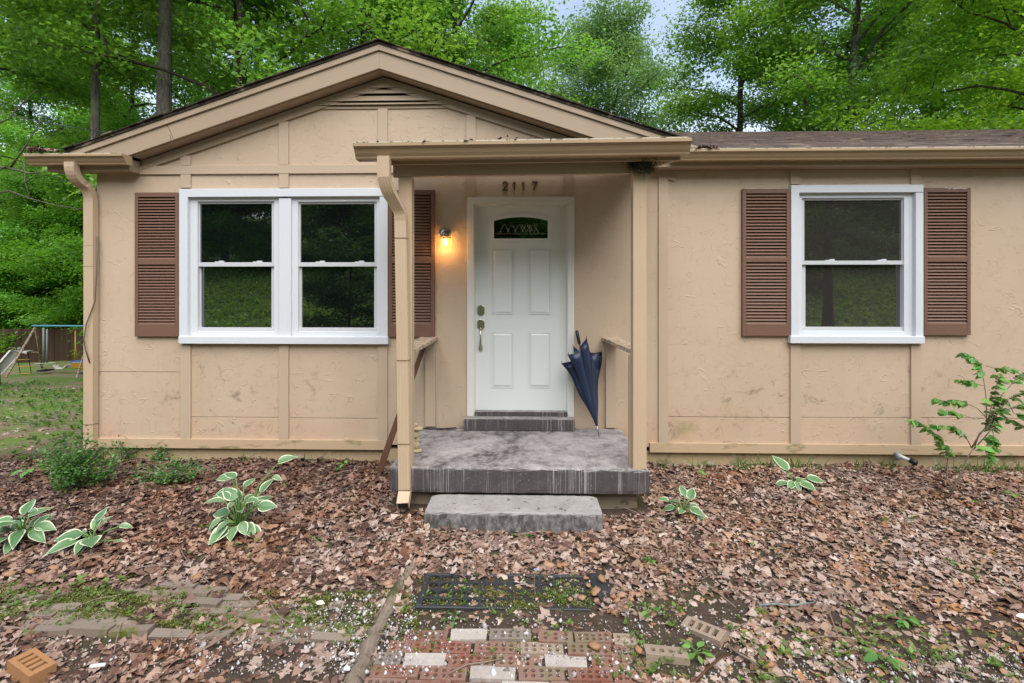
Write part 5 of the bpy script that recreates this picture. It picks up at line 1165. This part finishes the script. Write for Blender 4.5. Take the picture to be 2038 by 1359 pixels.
# ------------------------------------------------------------------ trees
def leafcloud(r, C, per, sig, ln, flat=.5, up=.55, wd=.62):
    n = len(C)*per; c = np.repeat(C, per, 0) + r.normal(0, 1, (n,3))*np.array([sig, sig, sig*flat])
    d = r.normal(0, 1, (n,3)); d[:,2] = d[:,2]*.45 - .25; d /= np.linalg.norm(d, axis=1)[:,None]
    cn = np.repeat(r.normal(0, up, (len(C),3)) + np.array([0,-.25,1.]), per, 0); nn = cn + r.normal(0, up*.55, (n,3)); s = np.cross(nn, d); s /= np.linalg.norm(s, axis=1)[:,None]; nn = np.cross(d, s)
    l = (ln*r.uniform(.6, 1.25, n))[:,None]; w_ = l*wd/2
    V = np.stack([c-d*l*.5, c+d*l*.06+s*w_+nn*l*.12, c+d*l*.5-nn*l*.06, c+d*l*.06-s*w_+nn*l*.12], 1).reshape(-1,3)
    i = np.arange(n)[:,None]*4; Fc = np.concatenate([i+np.array([[0,3,2]]), i+np.array([[0,2,1]])])
    cr = np.repeat(np.clip(r.normal(.5, .2, len(C)), 0, 1), per); rn = np.clip(.55*cr + .45*r.random(n), 0, 1)
    return V, Fc, np.tile(rn, 2)
def tree_variant(seed, H, r0, cb, CR, nlimb, per, ln, sig=.42, lean=0.0, shape=.8, up=.5, flat=.45, fork=False, nsub=4, low=0):
    r = np.random.default_rng(seed); b = MB(); ph = r.uniform(0, 6, 2)
    def tp(t): return Vector((lean*H*t*t + .12*math.sin(ph[0]+t*5)*t, .12*math.sin(ph[1]+t*4)*t, H*t))
    b.tube([tp(k/10)-Vector((0,0,.35 if k == 0 else 0)) for k in range(11)], [r0*(1.35 if k == 0 else 1)*(1-.82*k/10) for k in range(11)], 10); C = []
    if fork:
        base = tp(.12); P = [base + Vector((-.16*k - .012*k*k, .1*k, H*.085*k)) for k in range(11)]; b.tube(P, [r0*.72*(1-.095*k) for k in range(11)], 8)
        for k in range(4, 11):
            for _ in range(3):
                d = Vector((r.normal(-.3, 1), r.normal(0, 1), r.uniform(0, .7))).normalized()*r.uniform(1, 2.4); b.tube([P[k], P[k]+d*.5, P[k]+d-Vector((0,0,.2))], [.05, .03, .01], 5, False); C += [P[k]+d*.6, P[k]+d, P[k]+d*.85+Vector(r.normal(0,.4,3))]
    for i in range(nlimb):
        tt = (i+r.uniform(0,.9))/nlimb; t = cb + (.97-cb)*tt; p0 = tp(t); az_ = i*2.4 + r.uniform(-.4,.4); prof = (math.sin(math.pi*(.16+.80*tt)))**shape
        L = CR*prof*r.uniform(.75, 1.2); el = .05 + .95*tt + r.uniform(-.15,.2); d = Vector((math.cos(az_)*math.cos(el), math.sin(az_)*math.cos(el), math.sin(el)))
        pts = [p0]
        for k in range(1, 6): pts.append(p0 + d*(L*k/5) + Vector((r.normal(0,.05*L*k/5), r.normal(0,.05*L*k/5), -.10*L*(k/5)**2 + .05*L*math.sin(k))))
        rl = r0*.34*(1-.65*t)+.012; b.tube(pts, [rl*(1-.15*k) for k in range(6)], 6, False)
        for k in (3,4,5): C.append(pts[k])
        for s_ in range(nsub):
            k = int(r.integers(1, 5)); q0 = pts[k].lerp(pts[k+1], r.random()); d2 = (d + Vector(r.normal(0,.75,3)*np.array([1,1,.55]))).normalized(); l2 = L*r.uniform(.25,.5)
            P2 = [q0, q0 + d2*l2*.5 + Vector((0,0,.04*l2)), q0 + d2*l2 - Vector((0,0,.12*l2))]; b.tube(P2, [rl*.45, rl*.3, .006], 4, False)
            C += [P2[1], P2[2], P2[1].lerp(P2[2], .5) + Vector(r.normal(0,.25,3))]
    for i in range(low): a = r.uniform(0,6.28); C.append(Vector((CR*.8*math.cos(a)*r.random(), CR*.8*math.sin(a)*r.random(), r.uniform(.2, cb*H+2.2))))
    V, Fc, rn = leafcloud(r, np.array([tuple(c) for c in C]), per, sig, ln, flat, up)
    return b.mesh('trunk', True), np_mesh('crown', V, Fc, {'rnd': ('FACE', rn)})
VAR = {'oak': tree_variant(1, 19, .27, .22, 4.6, 26, 105, .17, .50), 'oak2': tree_variant(2, 21, .24, .30, 4.2, 26, 100, .175, .52), 'tall': tree_variant(9, 21, .26, .52, 3.6, 20, 95, .165, .5), 'pole': tree_variant(3, 20, .15, .45, 3.2, 20, 95, .165, .48),
       'under': tree_variant(4, 7.5, .07, .10, 2.6, 22, 105, .14, .36, .02, .6, .45, .38, low=40), 'under2': tree_variant(5, 10, .10, .12, 3.0, 24, 105, .15, .42, -.02, .6, .45, .38, low=44),
       'maple': tree_variant(6, 11, .13, .10, 3.6, 28, 120, .125, .36, 0, .7, .35, .30), 'round': tree_variant(7, 19, .28, .14, 5.2, 46, 125, .19, .55, 0, .45, .6, .6), 'fork': tree_variant(8, 18, .30, .52, 4.6, 24, 105, .17, .5, .05, fork=True)}
def tree(kind_, px, Y, sc, leafm, barkm, label, group=None, rot=None, name='tree', X=None):
    x = (px - 1044)/F*(Y - CY) if X is None else X
    root = thing(name, label, 'tree', (x, Y, h(x, Y)-.05), group, (0, 0, rng.uniform(0, 6.28) if rot is None else rot)); root.scale = (sc,)*3
    tm, cm = VAR[kind_]
    for nm, m, mt in (('trunk', tm, barkm), ('crown', cm, leafm)):
        o = bpy.data.objects.new(nm, m); COL.objects.link(o); o.parent = root
        if not m.materials: m.materials.append(mt)
        if m.materials[0] != mt: o.material_slots[0].link = 'OBJECT'; o.material_slots[0].material = mt
    return root
T = tree
T('tall', 310, 9.0, 1.06, M_OAK, M_BARK, 'thick grey trunked oak rising behind the left roof slope', rot=.4)
T('pole', 170, 8.6, 1.05, M_OAK, M_BARK, 'slender straight grey tree directly left of gable roof', rot=2)
T('pole', -48, 9.0, 1.0, M_OAK, M_BARK, 'dark tree at the left photo edge', rot=1.2)
T('pole', 245, 15, 1.0, M_OAK, M_BARKD, 'slim dark tree between grey pole and thick oak', rot=4)
T('oak', 470, 9.5, .95, M_OAK, M_BARKD, 'dark limbed oak spreading over the left roof slope', rot=3.4)
T('oak', 720, 11.5, .98, M_OAK, M_BARKD, 'broad oak behind the gable peak', rot=5.2)
T('oak2', 905, 13, .88, M_OAK, M_BARKD, 'leafy oak right of gable peak beside the sky gap', rot=.9)
T('round', 1208, 27, 1.10, M_PALE, M_BARKD, 'pale round crowned tree standing alone in the sky gap', rot=.5)
T('fork', 1672, 14.0, 1.0, M_OAK, M_BARK, 'grey forked trunk tree behind the right roof', rot=.2)
T('oak2', 1465, 18, .98, M_OAK, M_BARKD, 'tall slender tree right of the sky gap', rot=1.1)
T('oak', 1560, 22, .92, M_OAK, M_BARKD, 'leafy tree between sky gap tree and forked trunk', rot=2.6)
T('maple', 2040, 7.6, 1.12, M_MAPLE, M_BARKD, 'bright yellow green maple over right end of roof', rot=1.6)
T('oak2', 1840, 17, 1.0, M_OAK, M_BARKD, 'dark leafed tree behind the bright maple', rot=3.3)
gw = 'trees in the woods behind the house'; lw = 'leafy tree deep in the woods behind the house'
for k_, px, Y, sc, rot in (('pole',95,22.5,1,1.4),('pole',40,23.5,1,.2),('oak',390,19,1,2.2),('oak2',800,21,.95,5.1),('round',900,31,.9,2.0),('oak2',985,19,.84,2.9),('round',1110,31,.86,2.2),('round',1300,34,.80,4.6),('oak',840,16,.95,1.9),
                       ('oak2',1760,24,1,2.8),('oak',1930,24,1.05,.1),('oak2',2080,14,1,4.2),('oak',2180,20,1,3.3),('round',1480,38,.8,.4),('round',460,33,1,2.4),('pole',150,26,1.1,1.9),('round',1880,36,.9,1.2),('oak2',2150,28,1,2.2)):
    zone = 'left of the gable roof' if px < 480 else 'behind the gable roof' if px < 960 else 'under the sky gap' if px < 1340 else 'behind the right roof'
    pale = k_ == 'round'
    T(k_, px, Y, sc, M_PALE if pale else M_OAK, M_BARKD, ('pale round crowned tree deep in the woods ' if pale else 'slender dark trunked tree in the woods ' if k_ == 'pole' else 'leafy green tree deep in the woods ') + zone, 'woods ' + zone, rot)
gu = 'understory trees beyond the fence'; lu = 'small bushy understory tree beyond the board fence'
for k_, px, Y, sc in (('under',15,22.5,1),('under2',75,23.5,.95),('under',130,22.2,1.05),('under2',185,24,1),('under',-45,23,1.1),('under2',245,22,1.1),('under2',45,28,1.2),('under2',120,29,1.25),('under',165,27,1.3),('under2',-20,30,1.3),('under2',90,35,1.6),('under2',190,36,1.6),('under2',10,37,1.6),('under2',300,27,1.2)):
    T(k_, px, Y, sc, M_UNDER, M_BARKD, lu, gu)
gs = 'understory trees behind the house roof'; ls = 'small bushy tree showing just above the roof line'
for k_, px, Y, sc in (('under2',330,13,.95),('under2',480,14,.9),('under2',1420,20,1.0),('under2',1545,17,.9),('under2',1830,15,.95),('under2',1990,16,1.0),('under2',1290,24,1.1),('under2',1130,24,1.05)):
    T(k_, px, Y, sc, M_UNDER, M_BARKD, ls, gs)
# woods across the road, seen in the window glass
gm_ = 'trees across the lawn mirrored in the windows'; lm = 'dark tree across the lawn seen only as reflection'
for X, Y, k_, sc in [(-34+4.2*i+rng.uniform(-1,1), -35+rng.uniform(-1,1), 'under2', rng.uniform(1.0,1.35)) for i in range(17)] + [(-36+4.4*i+rng.uniform(-1,1), -39.5+rng.uniform(-1,1), 'under2', rng.uniform(1.5,1.8)) for i in range(17)]:
    T(k_, 0, Y, sc, M_UNDER, M_BARKD, lm, gm_, X=X)
for i_, (X, Y, sc) in enumerate(((-9.5,-25,.42),(-6.0,-28,.5),(13,-21,.45),(16.5,-24,.6),(-13,-29,.5))):  # bushes added to break the mirrored lawn with dark shadow patches
    T('under', 0, Y, sc, M_DARKF, M_BARKD, 'low dark bush added on the grassy bank for dark patches in the windows', 'bushes on the mirrored bank', X=X)
T('under', 0, -8.5, .62, M_DARKF, M_BARKD, 'small drooping dark tree mirrored in right pane of the twin window', X=-4.9, rot=.7)
T('oak', 0, -12.0, .62, M_DARKF, M_BARKD, 'dark trunked tree mirrored in the single window', X=10.4, rot=1)
# bare dead limb of the tree at the left edge
def limb(P, r0, r1): return [Vector(at(*p)) for p in P], [r0+(r1-r0)*i/(len(P)-1) for i in range(len(P))]
dl_ = thing('dead_limb', 'bare grey dead branches hanging in front of left woods', 'branch', at(60, 395, 5.4))
for P, r0, r1 in (([(-30,388,5.5),(20,380,5.5),(60,395,5.4),(110,408,5.3),(175,418,5.2)],.03,.012),([(-20,330,5.5),(20,335,5.5),(60,345,5.4),(100,340,5.4)],.05,.02),([(20,335,5.5),(45,300,5.4),(70,260,5.4),(95,215,5.5)],.03,.012),([(60,395,5.4),(50,360,5.4),(48,320,5.4)],.025,.015),([(0,340,5.5),(30,318,5.4),(55,322,5.4)],.014,.006),([(48,365,5.4),(85,340,5.3),(105,350,5.3),(160,370,5.3)],.012,.005),([(-10,250,6),(20,235,6),(50,200,6),(70,180,6)],.03,.008)):
    pts, rad = limb(P, r0*.65, r1*.65); obj('limb', MB().tube(pts, rad, 6), M_BARK, dl_, True)
tag(obj('overhead_wire', MB().tube([at(-60,212,6), at(60,238,5), at(140,252,4), at(215,264,3)], .008, 5), M_BLACK, None, True), 'thin black overhead wire crossing the left woods', 'wire')
